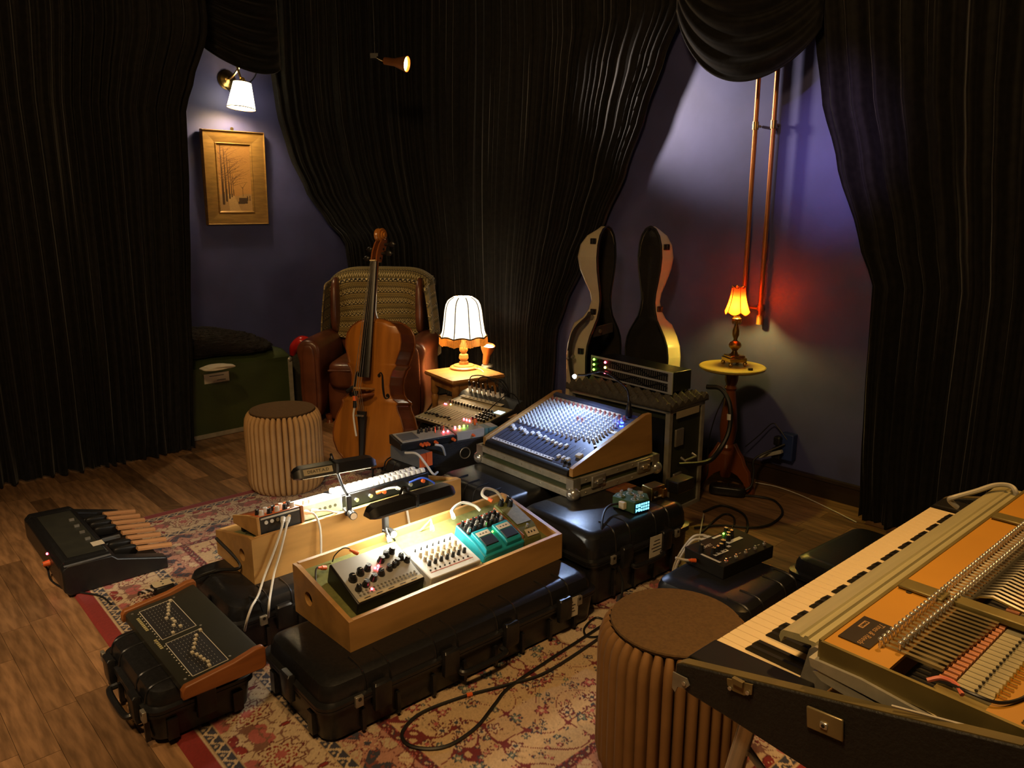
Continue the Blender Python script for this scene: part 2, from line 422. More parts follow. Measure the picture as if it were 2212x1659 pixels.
# right curtain
CRB = .16
def path_r(s): return RM(s, CRB), E2
rt = [(z, a) for a, z in (hit_b(x, y, CRB) for x, y in ((1752, 0), (1757, 75), (1768, 210), (1800, 350), (1848, 520), (1880, 620), (1868, 800), (1860, 950), (1855, 1120)))]
curtain('curtain', 'black velvet curtain at the far right, behind the electric piano', path_r, rt, [(0, 6.3), (3.4, 6.4)], 30, .04, seed=9)
# swags
def swag(name, label, pl, pr, pm, bulge, out, nf):
    pl, pr = Vector(pl), Vector(pr)
    sag = (pl.z + pr.z) / 2 - pm
    def fn(t, w):
        c = pl.lerp(pr, t); s = 4 * t * (1 - t)
        s = s ** .8
        top = ZC - .04
        zb = c.z - sag * s
        z = top + (zb - top) * w
        f = math.sin(PI * w)
        d = bulge * s * (.25 + .75 * w) + .022 * s * math.sin(w * nf * 2 * PI)
        return Vector((c.x, c.y, z)) + out * d
    return tag(MB().grid(fn, 36, 130).build(name, M_VELVET, None, ang=180, solid=.006), label, 'curtain', 'swagged valances')
a0, z0_ = hit_b(1472, 20, .2); a1, z1_ = hit_b(1762, 60, .2); _, zm = hit_b(1620, 158, .2)
swag('valance', 'draped black valance hanging over the copper pipes', RM(a0 - .03, .2, z0_), RM(a1 + .03, .2, z1_), zm - .04, .10, E2, 13)
b0, z0_ = hit_a(436, 92, .3); b1, z1_ = hit_a(598, 148, .3); _, zm = hit_a(545, 166, .3)
swag('valance', 'small draped black valance above the picture lamp', RM(.3, b0 + .03, z0_), RM(.3, b1 - .03, z1_), zm + .02, .10, E1, 11)

# ================================================================== wall lamp and painting on the left wall
def on_left(x, y, a=.0):
    b, z = hit_a(x, y, a); return b, z
RZL = math.atan2(-E2.y, -E2.x)          # local x runs to the right along the left wall, -y into the room
bq, zq = on_left(493, 172, .03)
sc = thing('wall_lamp', 'brass wall lamp with a glowing white pleated shade above the framed picture', 'lamp', RM(.002, bq, zq), RZL)
MB().lathe([(0, 0), (.062, 0), (.066, .008), (.055, .016), (.05, .022), (.036, .026), (.03, .034), (.012, .04), (0, .042)], 24).build('back_plate', M_BRASS, sc).rotation_euler = (PI / 2, 0, 0)
bs, zs = hit_a(522, 205, .2)
sx = bq - bs; sz = zs - zq
MB().tube([(0, -.03, 0), (.01, -.09, .02), (.03, -.15, .07), (sx - .02, -.19, .09), (sx, -.2, sz + .11)], .008, 8).build('arm', M_BRASS, sc)
SH = Vector((sx, -.2, sz)); T = Euler((0, R(7), 0)).to_matrix()
M_SHADE1 = emis('glowing_white_shade', (1.0, .86, .55), 5.0)
sh = MB().lathe([(.058, .085), (.06, .08), (.095, -.09)], 32, cap=False); sh.v = [tuple(SH + T @ Vector(q)) for q in sh.v]
so = sh.build('lamp_shade', M_SHADE1, sc)
for r, z in ((.0595, .083), (.096, -.09)):
    rg = MB(); rg.rings([[SH + T @ Vector((rr * math.cos(2 * PI * i / 32), rr * math.sin(2 * PI * i / 32), zz)) for rr, zz in ((r, z + .003), (r + .002, z), (r, z - .003), (r - .002, z))] for i in list(range(32)) + [0]], cap=False)
    rg.build('shade_trim', M_BRASS, so)
k = MB().lathe([(.018, .03), (.02, .1), (.012, .115), (0, .118)], 12); k.v = [tuple(SH + T @ Vector(q)) for q in k.v]; k.build('bulb_holder', M_BRASS, sc)
MB().tube([(-.02, -.02, -.05), (.03, -.06, -.1), (.12, -.05, -.03), (.2, -.04, .05), (.23, -.03, .16)], .004, 5).build('wire', M_CABK, sc)
light('wall_lamp_bulb', 'POINT', tuple(SH + T @ Vector((0, 0, -.03))), 11.0, (1.0, .80, .52), size=.03, parent=sc)

bq, zq = on_left(508, 385, .02)
fr = thing('framed_picture', 'wide gilt frame with a small winter avenue landscape', 'picture', RM(0, bq, zq), RZL, rot=(R(2.2), 0, RZL))
bl, _ = on_left(440, 380, .03); br, _ = on_left(574, 380, .03); _, zt = on_left(505, 281, .03); _, zb = on_left(510, 484, .03)
fw, fh = (bl - br) / 2, (zt - zb) / 2; iw, ih = fw * .52, fh * .70
def fpiece(pts):
    prof = [(0, .0), (0, .03), (.05, .042), (.1, .03), (.3, .03), (.85, .014), (.9, .02), (1, .012), (1, 0)]
    (o0, i0), (o1, i1) = pts; m = MB()
    rg = []
    for o_, i_ in ((o0, i0), (o1, i1)):
        o_, i_ = Vector((*o_, 0)), Vector((*i_, 0)); rg.append([(lambda q: Vector((q.x, -h - .006, q.y)))(o_.lerp(i_, t)) for t, h in prof])
    return m.rings(rg)
cs = [(-1, -1), (1, -1), (1, 1), (-1, 1)]
for k in range(4):
    a, b = cs[k], cs[(k + 1) % 4]
    fpiece((((a[0] * fw, a[1] * fh), (a[0] * iw, a[1] * ih)), ((b[0] * fw, b[1] * fh), (b[0] * iw, b[1] * ih)))).build('frame_rail', M_GILT, fr)
# the small landscape: bare trees left of a snowy path, low warm sky
nx, nz = 80, 160
gx, gz = np.meshgrid(np.linspace(0, 1, nx), np.linspace(0, 1, nz))
sky = np.array([.55, .27, .07]); C = np.zeros((nz, nx, 3)); C[:] = sky * .8
C *= (0.75 + .35 * np.exp(-((gz - .33) / .25) ** 2))[..., None]
C[gz > .75] *= .92
ground = gz < .25 + .02 * np.sin(gx * 9)
C[ground] = (.42, .24, .085)
path = ground & (np.abs(gx - .42 + (gz - .1) * .5) < .16 * (1.1 - gz * 2)); C[path] = (.55, .34, .13)
def stroke(x0, z0, x1, z1, w0, w1, col):
    t = np.clip(((gx - x0) * (x1 - x0) * .25 + (gz - z0) * (z1 - z0)) / ((x1 - x0) ** 2 * .25 + (z1 - z0) ** 2 + 1e-9), 0, 1)
    d = np.hypot((gx - x0 - t * (x1 - x0)) * .5, gz - z0 - t * (z1 - z0)); C[d < w0 + (w1 - w0) * t] = col
dk = (.07, .032, .01); rs = np.random.RandomState(4)
for x, zb_, zt_, w in ((.12, .12, .99, .022), (.22, .16, .95, .016), (.31, .2, .86, .012), (.38, .22, .78, .008), (.44, .24, .62, .006)):
    stroke(x, zb_, x - .03, zt_, w, w * .3, dk)
    for _ in range(11):
        z_ = zb_ + (zt_ - zb_) * (.35 + .62 * rs.rand()); s_ = 1 if rs.rand() > .3 else -1
        x2, z2 = x + s_ * (.1 + .35 * rs.rand()), z_ + .02 + .13 * rs.rand()
        stroke(x, z_, x2, z2, .004, .0022, (.16, .075, .02)); stroke(x2, z2, x2 + s_ * .1, z2 - .02 + .05 * rs.rand(), .0022, .002, (.2, .09, .025))
stroke(.72, .23, .73, .42, .004, .002, dk); stroke(.73, .36, .83, .43, .003, .002, dk); stroke(.73, .34, .64, .4, .003, .002, dk)
for x, z, w, h in ((.72, .16, .13, .045), (.66, .13, .1, .02)): C[(np.abs(gx - x) < w) & (np.abs(gz - z) < h)] = (.06, .03, .012)
for x in (.86, .93): stroke(x, .17, x, .23, .01, .006, dk)
C *= (.9 + .2 * RS.rand(nz, nx))[..., None]
colgrid('canvas', (gx * 2 - 1) * iw * 1.01, -.016 + gx * 0, (gz * 2 - 1) * ih * 1.01, C, vmat('landscape_print', .5), fr)
bx('backing', (0, -.004, 0), (fw * 1.9, .006, fh * 1.9), M_GAP, fr)
MB().cyl((0, -.012, fh + .012), (0, -.018, fh + .012), .012, n=14).build('hanging_ring', M_BRASS, fr)

# ================================================================== copper pipes, socket and small fittings on the right wall
PB = .055
def pipe(name, label, px_top, px_bot, zb, extra):
    a, _ = hit_b(*px_top, PB); a2, _ = hit_b(*px_bot, PB); a = (a + a2) / 2
    t = thing(name, label, 'pipe', RM(a, PB, 0), ROT_R, 'copper heating pipes')
    MB().cyl((0, 0, zb), (0, 0, ZC - .01), .0125, n=14).build('tube', M_COPPER, t)
    _, zc = hit_b(1655, 270, PB)
    MB().cyl((0, 0, zc - .02), (0, 0, zc + .02), .017, n=14).cyl((0, 0, zc), (0, .05, zc), .007, n=8).build('wall_clip', M_BRASS, t)
    extra(t, zb); return t, a
_, zp1 = hit_b(1607, 668, PB); _, zp2 = hit_b(1643, 695, PB)
def ex1(t, zb): MB().cyl((0, 0, zb - .02), (0, 0, zb + .03), .017, n=14).build('elbow', M_COPPER, t)
def ex2(t, zb):
    MB().cyl((0, 0, zb - .015), (0, 0, zb + .035), .017, n=14).cyl((0, 0, zb + .06), (0, 0, zb + .09), .018, n=14).build('elbow', M_COPPER, t)
    MB().cyl((0, 0, zb + .07), (-.07, 0, zb + .07), .009, n=10).sph((-.075, 0, zb + .07), .013).build('drain_valve', M_COPPER, t)
pipe('copper_pipe', 'left one of two copper pipes, ending behind the red lamp shade', (1640, 152), (1607, 640), zp1, ex1)
pipe('copper_pipe', 'right one of two copper pipes, ending in a small valve', (1678, 140), (1643, 690), zp2, ex2)
a, z = hit_b(1702, 965, .03)
so = thing('wall_socket', 'blue wall socket box low on the wall by the skirting', 'socket', RM(a, 0, z), ROT_R)
bx('box', (0, -.025, 0), (.075, .05, .15), mat('dark_blue_plastic', (.02, .04, .16), .45, noise=.1), so, .006)
bx('plug', (-.045, -.055, .03), (.04, .045, .05), M_BLACK, so, .008)
bx('plug', (-.045, -.055, -.04), (.05, .05, .06), M_BLACK, so, .008)
a2, z2 = hit_b(1662, 982, .1)
mb = MB().box((0, 0, 0), (.14, .03, .02), Euler((0, R(-25), 0)).to_matrix()); o = mb.build('power_adapter', M_LTGREY, None, bev=.004)
o.location = RM(a2, .085, z2); o.rotation_euler = (0, 0, ROT_R); tag(o, 'thin grey adapter plugged into the blue wall socket', 'adapter')
# ================================================================== clip spotlight above the cello
sp = PY(862, 136, 5.12)
tgt_a, tgt_z = hit_b(1478, 225, 0); tgt = RM(tgt_a, 0, tgt_z)
cs_ = thing('clip_spotlight', 'small brass clip spotlight glowing high in front of the black curtain', 'spotlight', sp)
d = (tgt - sp).normalized(); q = d.to_track_quat('Z', 'Y').to_matrix()
def dirlathe(prof, n=20, cap=True):
    m = MB().lathe(prof, n, cap=cap); m.v = [tuple(q @ Vector(p)) for p in m.v]; return m
dirlathe([(0, -.1), (.022, -.1), (.024, -.03), (.042, .03), (.05, .055), (.046, .055), (.02, -.02)], cap=False).build('reflector', M_COPPER, cs_)
dirlathe([(0, .03), (.044, .04)], cap=False).build('bulb_face', emis('warm_bulb_face', (1.0, .55, .16), 30), cs_)
MB().tube([q @ Vector((0, 0, -.06)), Vector((-.06, .03, .01)), Vector((-.11, .06, .025)), Vector((-.15, .1, .05))], .008, 8).build('arm', M_BRASS, cs_)
MB().box((-.17, .13, .06), (.05, .07, .03)).cyl((-.17, .13, .06), (-.17, .13, ZC - sp.z), .004).build('clamp', M_BLACK, cs_)
light('clip_spotlight_beam', 'SPOT', tuple(d * .06), 330, (1.0, .84, .74), tuple(d), .10, 34, 1.0, parent=cs_)

# ================================================================== green trunk with clothes
tr_r = Vector((-1.58, 5.40, 0)); trot = R(44); TL, TW, TH = 1.0, .5, .50
tx = Vector((math.cos(trot), math.sin(trot), 0)); ty = Vector((-math.sin(trot), math.cos(trot), 0))
tc = tr_r - tx * TL / 2 + ty * TW / 2
tk = thing('storage_chest', 'big dark green flight trunk with metal edges against the left wall', 'trunk', tc, trot)
M_TRUNK = mat('green_trunk_board', (.045, .065, .018), .5, noise=.25, scale=5)
bx('body', (0, 0, TH / 2 - .02), (TL, TW, TH - .06), M_TRUNK, tk)
MB().rings([rrect(TL - .0, TW, .02, 3, TH - .05), rrect(TL, TW, .02, 3, TH - .02), rrect(TL - .06, TW - .08, .03, 3, TH + .03), rrect(TL - .2, TW - .22, .03, 3, TH + .05)]).build('lid', M_TRUNK, tk)
for x in (-1, 1):
    for y in (-1, 1): bx('edge_angle', (x * (TL / 2 - .012), y * (TW / 2 - .012), TH / 2 - .02), (.032, .032, TH - .055), M_ALU, tk)
for y in (-1, 1): bx('edge_rail', (0, y * (TW / 2 - .008), .018), (TL, .024, .03), M_ALU, tk)
for x in (-1, 1): MB().sph((x * (TL / 2 - .01), -TW / 2 + .01, TH - .045), .022).build('ball_corner', M_STEEL, tk)
lb = P(437, 800, .42); u_ = (lb - tc).dot(tx)
o = bx('paper_label', (u_, -TW / 2 - .002, .405), (.17, .002, .065), M_PAPER, tk)
bx('print', (u_ - .0, -TW / 2 - .0035, .42), (.1, .0008, .004), M_INK, tk); bx('print', (u_ + .03, -TW / 2 - .0035, .388), (.06, .0008, .004), M_INK, tk)
def lump(name, label, cat, c, d, rz, m, seed, amp=.12, n=36, mm=22, fl=.6):
    rs = np.random.RandomState(seed); k = rs.rand(6, 3) * 9 - 4.5; ph = rs.rand(6) * 6.28
    mb = MB().supq((0, 0, 0), (1, 1, 1), .8, .8, n, mm); vs = []
    for p in mb.v:
        p = Vector(p); w = sum(math.sin(k[i][0] * p.x * 2 + k[i][1] * p.y * 2 + k[i][2] * p.z * 2 + ph[i]) for i in range(6)) / 6
        p = p * (1 + amp * 2.2 * w); vs.append((p.x * d[0], p.y * d[1], max(p.z, -.5 * fl) * d[2] + .5 * fl * d[2]))
    mb.v = vs; o = mb.build(name, m, None, ang=180); o.location = c; o.rotation_euler = (0, 0, rz); return tag(o, label, cat)
top = Vector((0, 0, TH + .048))
fc = lump('fur_coat', 'shaggy black fur coat bundled on the green trunk', 'coat', tc + top - tx * .02 - ty * .06 + Vector((0, 0, -.005)), (.74, .42, .20), trot, M_FUR, 2, .22, 110, 60)
for v_ in fc.data.vertices: v_.co *= 1 + .10 * (random.random() - .4)
lump('folded_cloth', 'dark grey folded cloth lying on the back of the green trunk', 'cloth', tc + top + tx * .25 + ty * .18 - Vector((0, 0, .015)), (.34, .14, .12), trot + .2, M_CLOTH, 5, .14)
lump('papers', 'crumpled pale papers under the fur coat on the trunk edge', 'paper', P(470, 790, TH + .02) + Vector((0, 0, -.02)), (.2, .12, .035), trot, M_PAPER, 8, .2)
# bag with a red top between trunk and armchair
bp = P(665, 905, 0) + Vector((.0, .22, 0))
bp = Vector((-1.60, 5.74, 0))
bg = thing('carry_bag', 'black bag with a shiny red top between trunk and armchair', 'bag', bp, R(20))
MB().supq((0, 0, .24), (.17, .2, .48), .35, .4).build('body', M_CLOTH, bg)
MB().tube([(-.07, -.07, .44), (-.05, -.09, .5), (.0, -.1, .54), (.05, -.09, .52), (.07, -.06, .44)], [.02, .04, .045, .04, .02], 10).build('red_hood', M_RED, bg)

# ================================================================== leather armchair
CX = Vector((-1.02, 5.62, 0))
ch = thing('armchair', 'brown leather club armchair with rolled arms, standing in the corner', 'armchair', CX, R(-4)); ch.scale = (.93, 1, 1)
MB().supq((0, .02, .16), (.62, .66, .30), .2, .2).build('base', M_LEATH, ch)
MB().supq((0, -.06, .36), (.56, .66, .20), .35, .28).build('seat_cushion', M_LEATH, ch)
MB().tube([(-.26, -.375, .4), (0, -.395, .405), (.26, -.375, .4)], .007, 6).build('piping', M_LEATH, ch)
Mb = Euler((R(-9), 0, 0)).to_matrix()
MB().supq((0, .27, .72), (.66, .2, .66), .4, .3, M=Mb).build('backrest', M_LEATH, ch)
for s in (-1, 1):
    MB().supq((s * .345, .20, .79), (.065, .26, .42), .6, .5, M=Mb).build('wing', M_LEATH, ch)
    a = MB(); prof = [(-.06, .03), (.1, .03), (.115, .3), (.10, .46), (.13, .52), (.12, .59), (.05, .63), (-.04, .61), (-.065, .54), (-.05, .46), (-.06, .3)]
    rgs = []
    for y, sc_, dz in ((-.40, .82, -.02), (-.385, .97, -.005), (-.34, 1, 0), (-.1, 1, 0), (.15, .98, .0), (.3, .9, 0)):
        rgs.append([Vector((s * (.37 + x * sc_), y, .03 + (z - .03) * (sc_ if z > .4 else 1) + dz * 0 + (z > .4) * (1 - sc_) * .38)) for x, z in prof])
    if s < 0: rgs = [list(reversed(r)) for r in rgs]
    o = a.rings(rgs).build('arm', M_LEATH, ch, ang=60); md = o.modifiers.new('s', 'SUBSURF'); md.levels = md.render_levels = 2
    MB().lathe([(.028, 0), (.02, .02), (.03, .05), (.03, .06)], 14, (s * .3, -.28, 0)).build('leg', M_MAHO, ch)
    MB().lathe([(.026, 0), (.02, .02), (.028, .05), (.028, .06)], 14, (s * .28, .28, 0)).build('leg', M_MAHO, ch)
    # front panel of the arm with nailed edge
    MB().supq((s * .395, -.4, .33), (.10, .03, .5), .5, .5).build('arm_facing', M_LEATH, ch)
# woven throw over the back
ns, nw = 420, 380
def throw_pt(s, w):       # s along the drape 0 (front hem) .. 1 (back hem), w across
    x = (w - .5) * .86
    edge = abs(w - .5) * 2
    top = 1.055 - .05 * edge ** 4
    lf = .58 + .03 * np.sin(w * 7)
    zf = .535 - .02 * np.sin(w * 5)
    return x, top, zf
w_, s_ = np.meshgrid(np.linspace(0, 1, nw), np.linspace(0, 1, ns))
x = (w_ - .5); ed = np.abs(w_ - .5) * 2
top = 1.06 - .075 * ed ** 5; zf = .57 - .03 * np.sin(w_ * 4.5); zb = .5 + 0 * w_
s1, s2 = .45, .58
front = np.clip(s_ / s1, 0, 1); over = np.clip((s_ - s1) / (s2 - s1), 0, 1); back = np.clip((s_ - s2) / (1 - s2), 0, 1)
ang = over * PI
ZT = top - .075
Z = np.where(s_ < s1, zf + (ZT - zf) * front, np.where(s_ < s2, ZT + .075 * np.sin(ang), ZT - (ZT - zb) * back))
yf = .145 + (Z - .55) * .16
Y = np.where(s_ < s1, yf, np.where(s_ < s2, .145 + (ZT - .55) * .16 + .12 * (1 - np.cos(ang)), .145 + (ZT - .55) * .16 + .24 + .02 * back))
wing = np.clip((ed - .72) / .2, 0, 1)
Y = Y - (s_ < s1) * wing * 0 + .008 * np.sin(w_ * 21 + s_ * 6) * np.clip(front * 2, 0, 1)
Y = np.where((s_ < s1), Y + .1 * wing * 0 - .02, Y)
X = x * (.62 + .14 * np.clip((front - .72) / .28, 0, 1) ** 2) + .008 * np.sin(s_ * 14) * ed
Z = Z + np.where(s_ < s1, -.012 * np.cos(w_ * 6.3) * (1 - front), 0)
# knit pattern
dist = np.where(s_ < s1, s_ / s1 * .46, .46 + (s_ - s1) * .9)
band = (dist / .088) % 1; zz = np.abs((w_ * 22) % 1 - .5) * 2; zs = np.abs((w_ * 40) % 1 - .5) * 2
base = np.array([.26, .18, .055]); dkc = np.array([.012, .008, .003]); lt = np.array([.55, .43, .20]); ol = np.array([.11, .08, .02])
C = np.zeros(Z.shape + (3,)); C[:] = base
C[(band > .08) & (band < .26)] = lt
C[(np.abs(band - (.10 + .14 * zz)) < .05)] = dkc
C[(band < .05)] = dkc
C[(band > .30) & (band < .52)] = ol
C[(np.abs(band - (.34 + .13 * zs)) < .035)] = lt * .9
C[(np.abs(band - (.56 + .06 * zs)) < .03)] = dkc * 1.5
C[(band > .66) & (band < .72)] = ol
C[(np.abs(band - (.80 + .09 * zs)) < .03)] = ol * .7
C *= (.85 + .3 * RS.rand(*Z.shape))[..., None]
co, si = math.cos(R(-4)), math.sin(R(-4))
# the throw leaves the right wing bare as a slit and hangs outside it
Wx = CX.x + X * co - Y * si; Wy = CX.y + X * si + Y * co
th = colgrid('throw_blanket', Wx, Wy, Z, C, vmat('knitted_wool', .95, .3, 220, .25)); tag(th, 'patterned beige and brown knitted throw over the armchair back', 'blanket')
md = th.modifiers.new('solid', 'SOLIDIFY'); md.thickness = .012; md.offset = 1
nw2 = 40
w2, s2_ = np.meshgrid(np.linspace(0, 1, nw2), np.linspace(0, 1, 70))
for sg in (-1, 1):                                   # side falls of the throw outside the wings
    X2 = sg * (.372 + .05 * np.sin(s2_ * PI * .5) + .01 * np.sin(w2 * 9)); Y2 = .04 + w2 * .34; Z2 = 1.0 - .06 * (1 - w2) ** 2 - s2_ * (.52 if sg < 0 else .60)
    b2 = (s2_ * 6.2) % 1; z2 = np.abs((w2 * 12) % 1 - .5) * 2; C2 = np.zeros(X2.shape + (3,)); C2[:] = base
    C2[(b2 > .08) & (b2 < .26)] = lt; C2[np.abs(b2 - (.10 + .14 * z2)) < .05] = dkc; C2[(b2 > .35) & (b2 < .55)] = ol
    s = colgrid('side_fall', CX.x + X2 * co - Y2 * si, CX.y + X2 * si + Y2 * co, Z2, C2 * (.85 + .3 * RS.rand(*X2.shape))[..., None], MATS['knitted_wool'], th)
    md = s.modifiers.new('solid', 'SOLIDIFY'); md.thickness = .01

# ================================================================== cello on its stand
cb, ct = PY(806, 1008, 4.15), PY(836, 498, 4.46)
zd = (ct - cb).normalized(); fdir = Vector((-math.sin(R(27)), -math.cos(R(27)), 0)); fdir = (fdir - zd * fdir.dot(zd)).normalized()
xd = zd.cross(-fdir).normalized() * -1
xd = (-fdir).cross(zd).normalized()
Mc = Matrix((xd, -fdir, zd)).transposed()
ce = thing('cello', 'full-size cello with orange-brown varnish leaning on a stand before the armchair', 'cello', cb, rot=Mc.to_euler())
S = (ct - cb).length / 1.215
ce.scale = (S, S, S)
prof = [(0, .0), (.004, .05), (.015, .10), (.035, .145), (.07, .185), (.12, .212), (.16, .2185), (.21, .213), (.26, .195), (.30, .172), (.322, .166), (.332, .172), (.338, .168), (.35, .145), (.375, .125), (.42, .115), (.465, .119), (.50, .133), (.515, .146), (.521, .150), (.53, .143), (.555, .150), (.60, .167), (.64, .171), (.68, .163), (.715, .138), (.738, .10), (.75, .06), (.755, .0)]
zz_ = [p[0] for p in prof]; hw_ = [p[1] for p in prof]
zs_ = np.array(sorted(set(list(np.linspace(0, .755, 90)) + zz_))); hw = np.interp(zs_, zz_, hw_)
def plate(y0, sgn, mt, name):
    m = MB(); nxx = 16; vs = []; 
    for z, h in zip(zs_, hw):
        for k in range(nxx + 1):
            t = (k / nxx * 2 - 1); e = min(1, h / .1)
            ar = .024 * max(0, 1 - abs(t) ** 2.2) ** 1.0 * e - .0035 * math.exp(-((abs(t) - .93) / .05) ** 2)
            vs.append((t * h * 1.018, y0 + sgn * (ar + .0), z))
    n = nxx + 1; fs = []
    for j in range(len(zs_) - 1):
        for k in range(nxx): fs.append((j * n + k, j * n + k + 1, (j + 1) * n + k + 1, (j + 1) * n + k) if sgn < 0 else (j * n + k + 1, j * n + k, (j + 1) * n + k, (j + 1) * n + k + 1))
    return m.add(vs, fs).build(name, mt, ce, ang=180)
plate(-.061, -1, M_CEL, 'front_plate'); plate(.061, 1, M_CELD, 'back_plate')
m = MB()
outl = [(h * .975, z) for z, h in zip(zs_, hw)] + [(-h * .975, z) for z, h in reversed(list(zip(zs_, hw)))]
m.rings([[Vector((x, y, z)) for x, z in outl] for y in (-.061, .061)], cap=False).build('ribs', M_CELD, ce, ang=50)
m = MB()
for y in (-.062, .062): m.tube([(x * 1.04, y, z) for x, z in outl] , .0035, 5, sub=0)
m.build('edge_purfling', M_CELD, ce)
# f-holes follow the arched front
def fy(x, z):
    h = float(np.interp(z, zs_, hw)); t = min(1, abs(x) / max(h, .01)); return -.061 - .024 * max(0, 1 - t ** 2.2) * min(1, h / .1) - .001
for s in (-1, 1):
    m = MB(); pts = []
    for x, z in ((.062, .475), (.072, .482), (.08, .470), (.083, .445), (.086, .415), (.092, .385), (.10, .362), (.112, .355), (.118, .366)):
        pts.append((s * x, fy(x, z), z))
    m.tube(pts, [.002, .0035, .0045, .006, .0065, .006, .0045, .0035, .002], 6)
    for x, z, r in ((.064, .468, .009), (.114, .366, .011)): m.cyl((s * x, fy(x, z) - .0015, z), (s * x, fy(x, z) + .004, z), r, n=14)
    m.build('f_hole', M_EBONY, ce)
# neck, fingerboard, scroll
fbz0, fbz1 = .455, 1.04
def fb(z): return -.098 - (1.04 - z) * -.01 - (.75 - min(z, .75)) * .0 - (1.04 - z) * .055
MB().rings([[Vector((x * w, fb(z) + yy, z)) for x, yy in ((-1, .012), (-1, .003), (-.6, -.004), (0, -.007), (.6, -.004), (1, .003), (1, .012))] for z, w in ((fbz0, .033), (.75, .025), (fbz1, .0165))]).build('fingerboard', M_EBONY, ce)
MB().rings([[Vector((w * math.cos(t), y + d_ * math.sin(t), z)) for t in [PI * k / 8 for k in range(9)]] for z, w, y, d_ in ((.735, .024, -.1, .1), (.765, .02, -.098, .06), (.80, .018, -.092, .032), (1.0, .0155, -.085, .026), (1.045, .017, -.086, .03))]).build('neck', M_CEL, ce)
MB().box((0, -.1, 1.043), (.034, .012, .006)).build('nut', M_IVORY, ce)
m = MB()
for s in (-1, 1):
    m.rings([[Vector((s * x, y, z)) for x, y, z in ((.011, y0, z0), (.019, y0, z0), (.021, y1, z0), (.012, y1, z0))] for z0, y0, y1 in ((1.04, -.098, -.058), (1.09, -.092, -.045), (1.13, -.078, -.032), (1.16, -.06, -.02))])
m.box((0, -.045, 1.1), (.03, .014, .12), Euler((R(-18), 0, 0)).to_matrix()).build('pegbox', M_CELD, ce)
m = MB().lathe([(0, -.033), (.011, -.033), (.013, -.031), (.013, -.026), (.021, -.026), (.023, -.024), (.023, -.018), (.032, -.018), (.035, -.015), (.035, -.008), (.030, 0), (.035, .008), (.035, .015), (.032, .018), (.023, .018), (.023, .024), (.021, .026), (.013, .026), (.013, .031), (.011, .033), (0, .033)], 26)
m.v = [(q[2], -.052 + q[0], 1.180 + q[1]) for q in m.v]
m.tube([(0, -.03, 1.11), (0, -.022, 1.135), (0, -.016, 1.16), (0, -.018, 1.185)], [.018, .017, .015, .008], 10)
m.build('scroll', M_CEL, ce, ang=30)
for k, z in enumerate((1.06, 1.085, 1.11, 1.135)):
    s = 1 if k % 2 else -1; y = -.07 + (z - 1.06) * .4
    MB().cyl((-s * .024, y, z), (s * .05, y, z), .005, .007, 10).sph((s * .065, y, z), .018, 12, 8, (1, .35, .8)).sph((s * .085, y, z), .003).build('peg', M_EBONY, ce)
MB().prism([(-.045, 0), (-.03, .02), (-.012, .018), (0, .03), (.012, .018), (.03, .02), (.045, 0), (.042, .055), (.02, .085), (-.02, .085), (-.042, .055)], lambda p, q, h: Vector((p, fy(0, .40) - q + .004, .40 + h)), -.004, .004).build('bridge', M_PLY, ce)
for k in range(4):
    x = (k - 1.5)
    MB().tube([(x * .0075, -.1045, 1.043), (x * .0145, fy(0, .4) - .083, .402), (x * .011, -.125, .285)], .0011 + .0002 * (3 - k), 5, sub=0).build('string', M_STEEL, ce)
MB().rings([[Vector((x * w, y + yy, z)) for x, yy in ((-1, .006), (-.9, -.004), (0, -.012), (.9, -.004), (1, .006))] for z, w, y in ((.05, .014, -.10), (.2, .02, -.112), (.285, .03, -.122))]).build('tailpiece', M_EBONY, ce)
for k in range(4): MB().cyl(((k - 1.5) * .012, -.13, .262), ((k - 1.5) * .012, -.14, .262), .005, n=8).build('fine_tuner', M_STEEL, ce)
MB().tube([(0, -.105, .05), (0, -.09, .0), (0, -.02, -.012)], .004, 6).build('tail_gut', M_EBONY, ce)
MB().cyl((0, 0, -.06), (0, 0, .0), .005, n=8).cyl((0, 0, -.012), (0, 0, .01), .014, .017, 12).build('endpin', M_EBONY, ce)
# clip microphone at the bridge
mc = thing('clip_microphone', 'small black clip microphone with an orange band on the cello bridge', 'microphone', cb, rot=Mc.to_euler()); mc.scale = (S, S, S)
MB().tube([(.06, -.105, .375), (.02, -.13, .365), (-.02, -.135, .36)], [.006, .01, .008], 8).build('arm', M_MAHO, mc)
MB().cyl((-.03, -.14, .385), (-.03, -.14, .36), .014, n=12).cyl((-.03, -.14, .335), (-.03, -.14, .30), .009, n=10).build('capsule', M_BLACK, mc)
MB().cyl((-.03, -.14, .36), (-.03, -.14, .335), .0125, n=12).build('orange_band', M_ORG, mc)
MB().tube([(-.03, -.14, .305), (-.032, -.142, .26), (-.02, -.14, .2), (-.01, -.138, .16)], .005, 6).build('cable_tail', M_CABW, mc)
st = thing('cello_stand', 'black folding stand under the cello', 'stand', (cb.x - .02, cb.y + .02, 0), R(-20))
for a in (-75, 65, 190): MB().tube([(0, 0, .16), (.16 * math.sin(R(a)), -.16 * math.cos(R(a)), .07), (.27 * math.sin(R(a)), -.27 * math.cos(R(a)), .012)], .012, 8).build('leg', M_BLACK, st)
MB().cyl((0, .1, .03), (0, .14, .62), .013).tube([(-.13, .0, .5), (-.09, .11, .55), (0, .14, .57), (.09, .11, .55), (.13, .0, .5)], .011, 8).build('back_post', M_BLACK, st)
MB().tube([(0, 0, .16), (0, .05, .1), (0, .1, .04)], .014, 8).build('hub', M_BLACK, st)

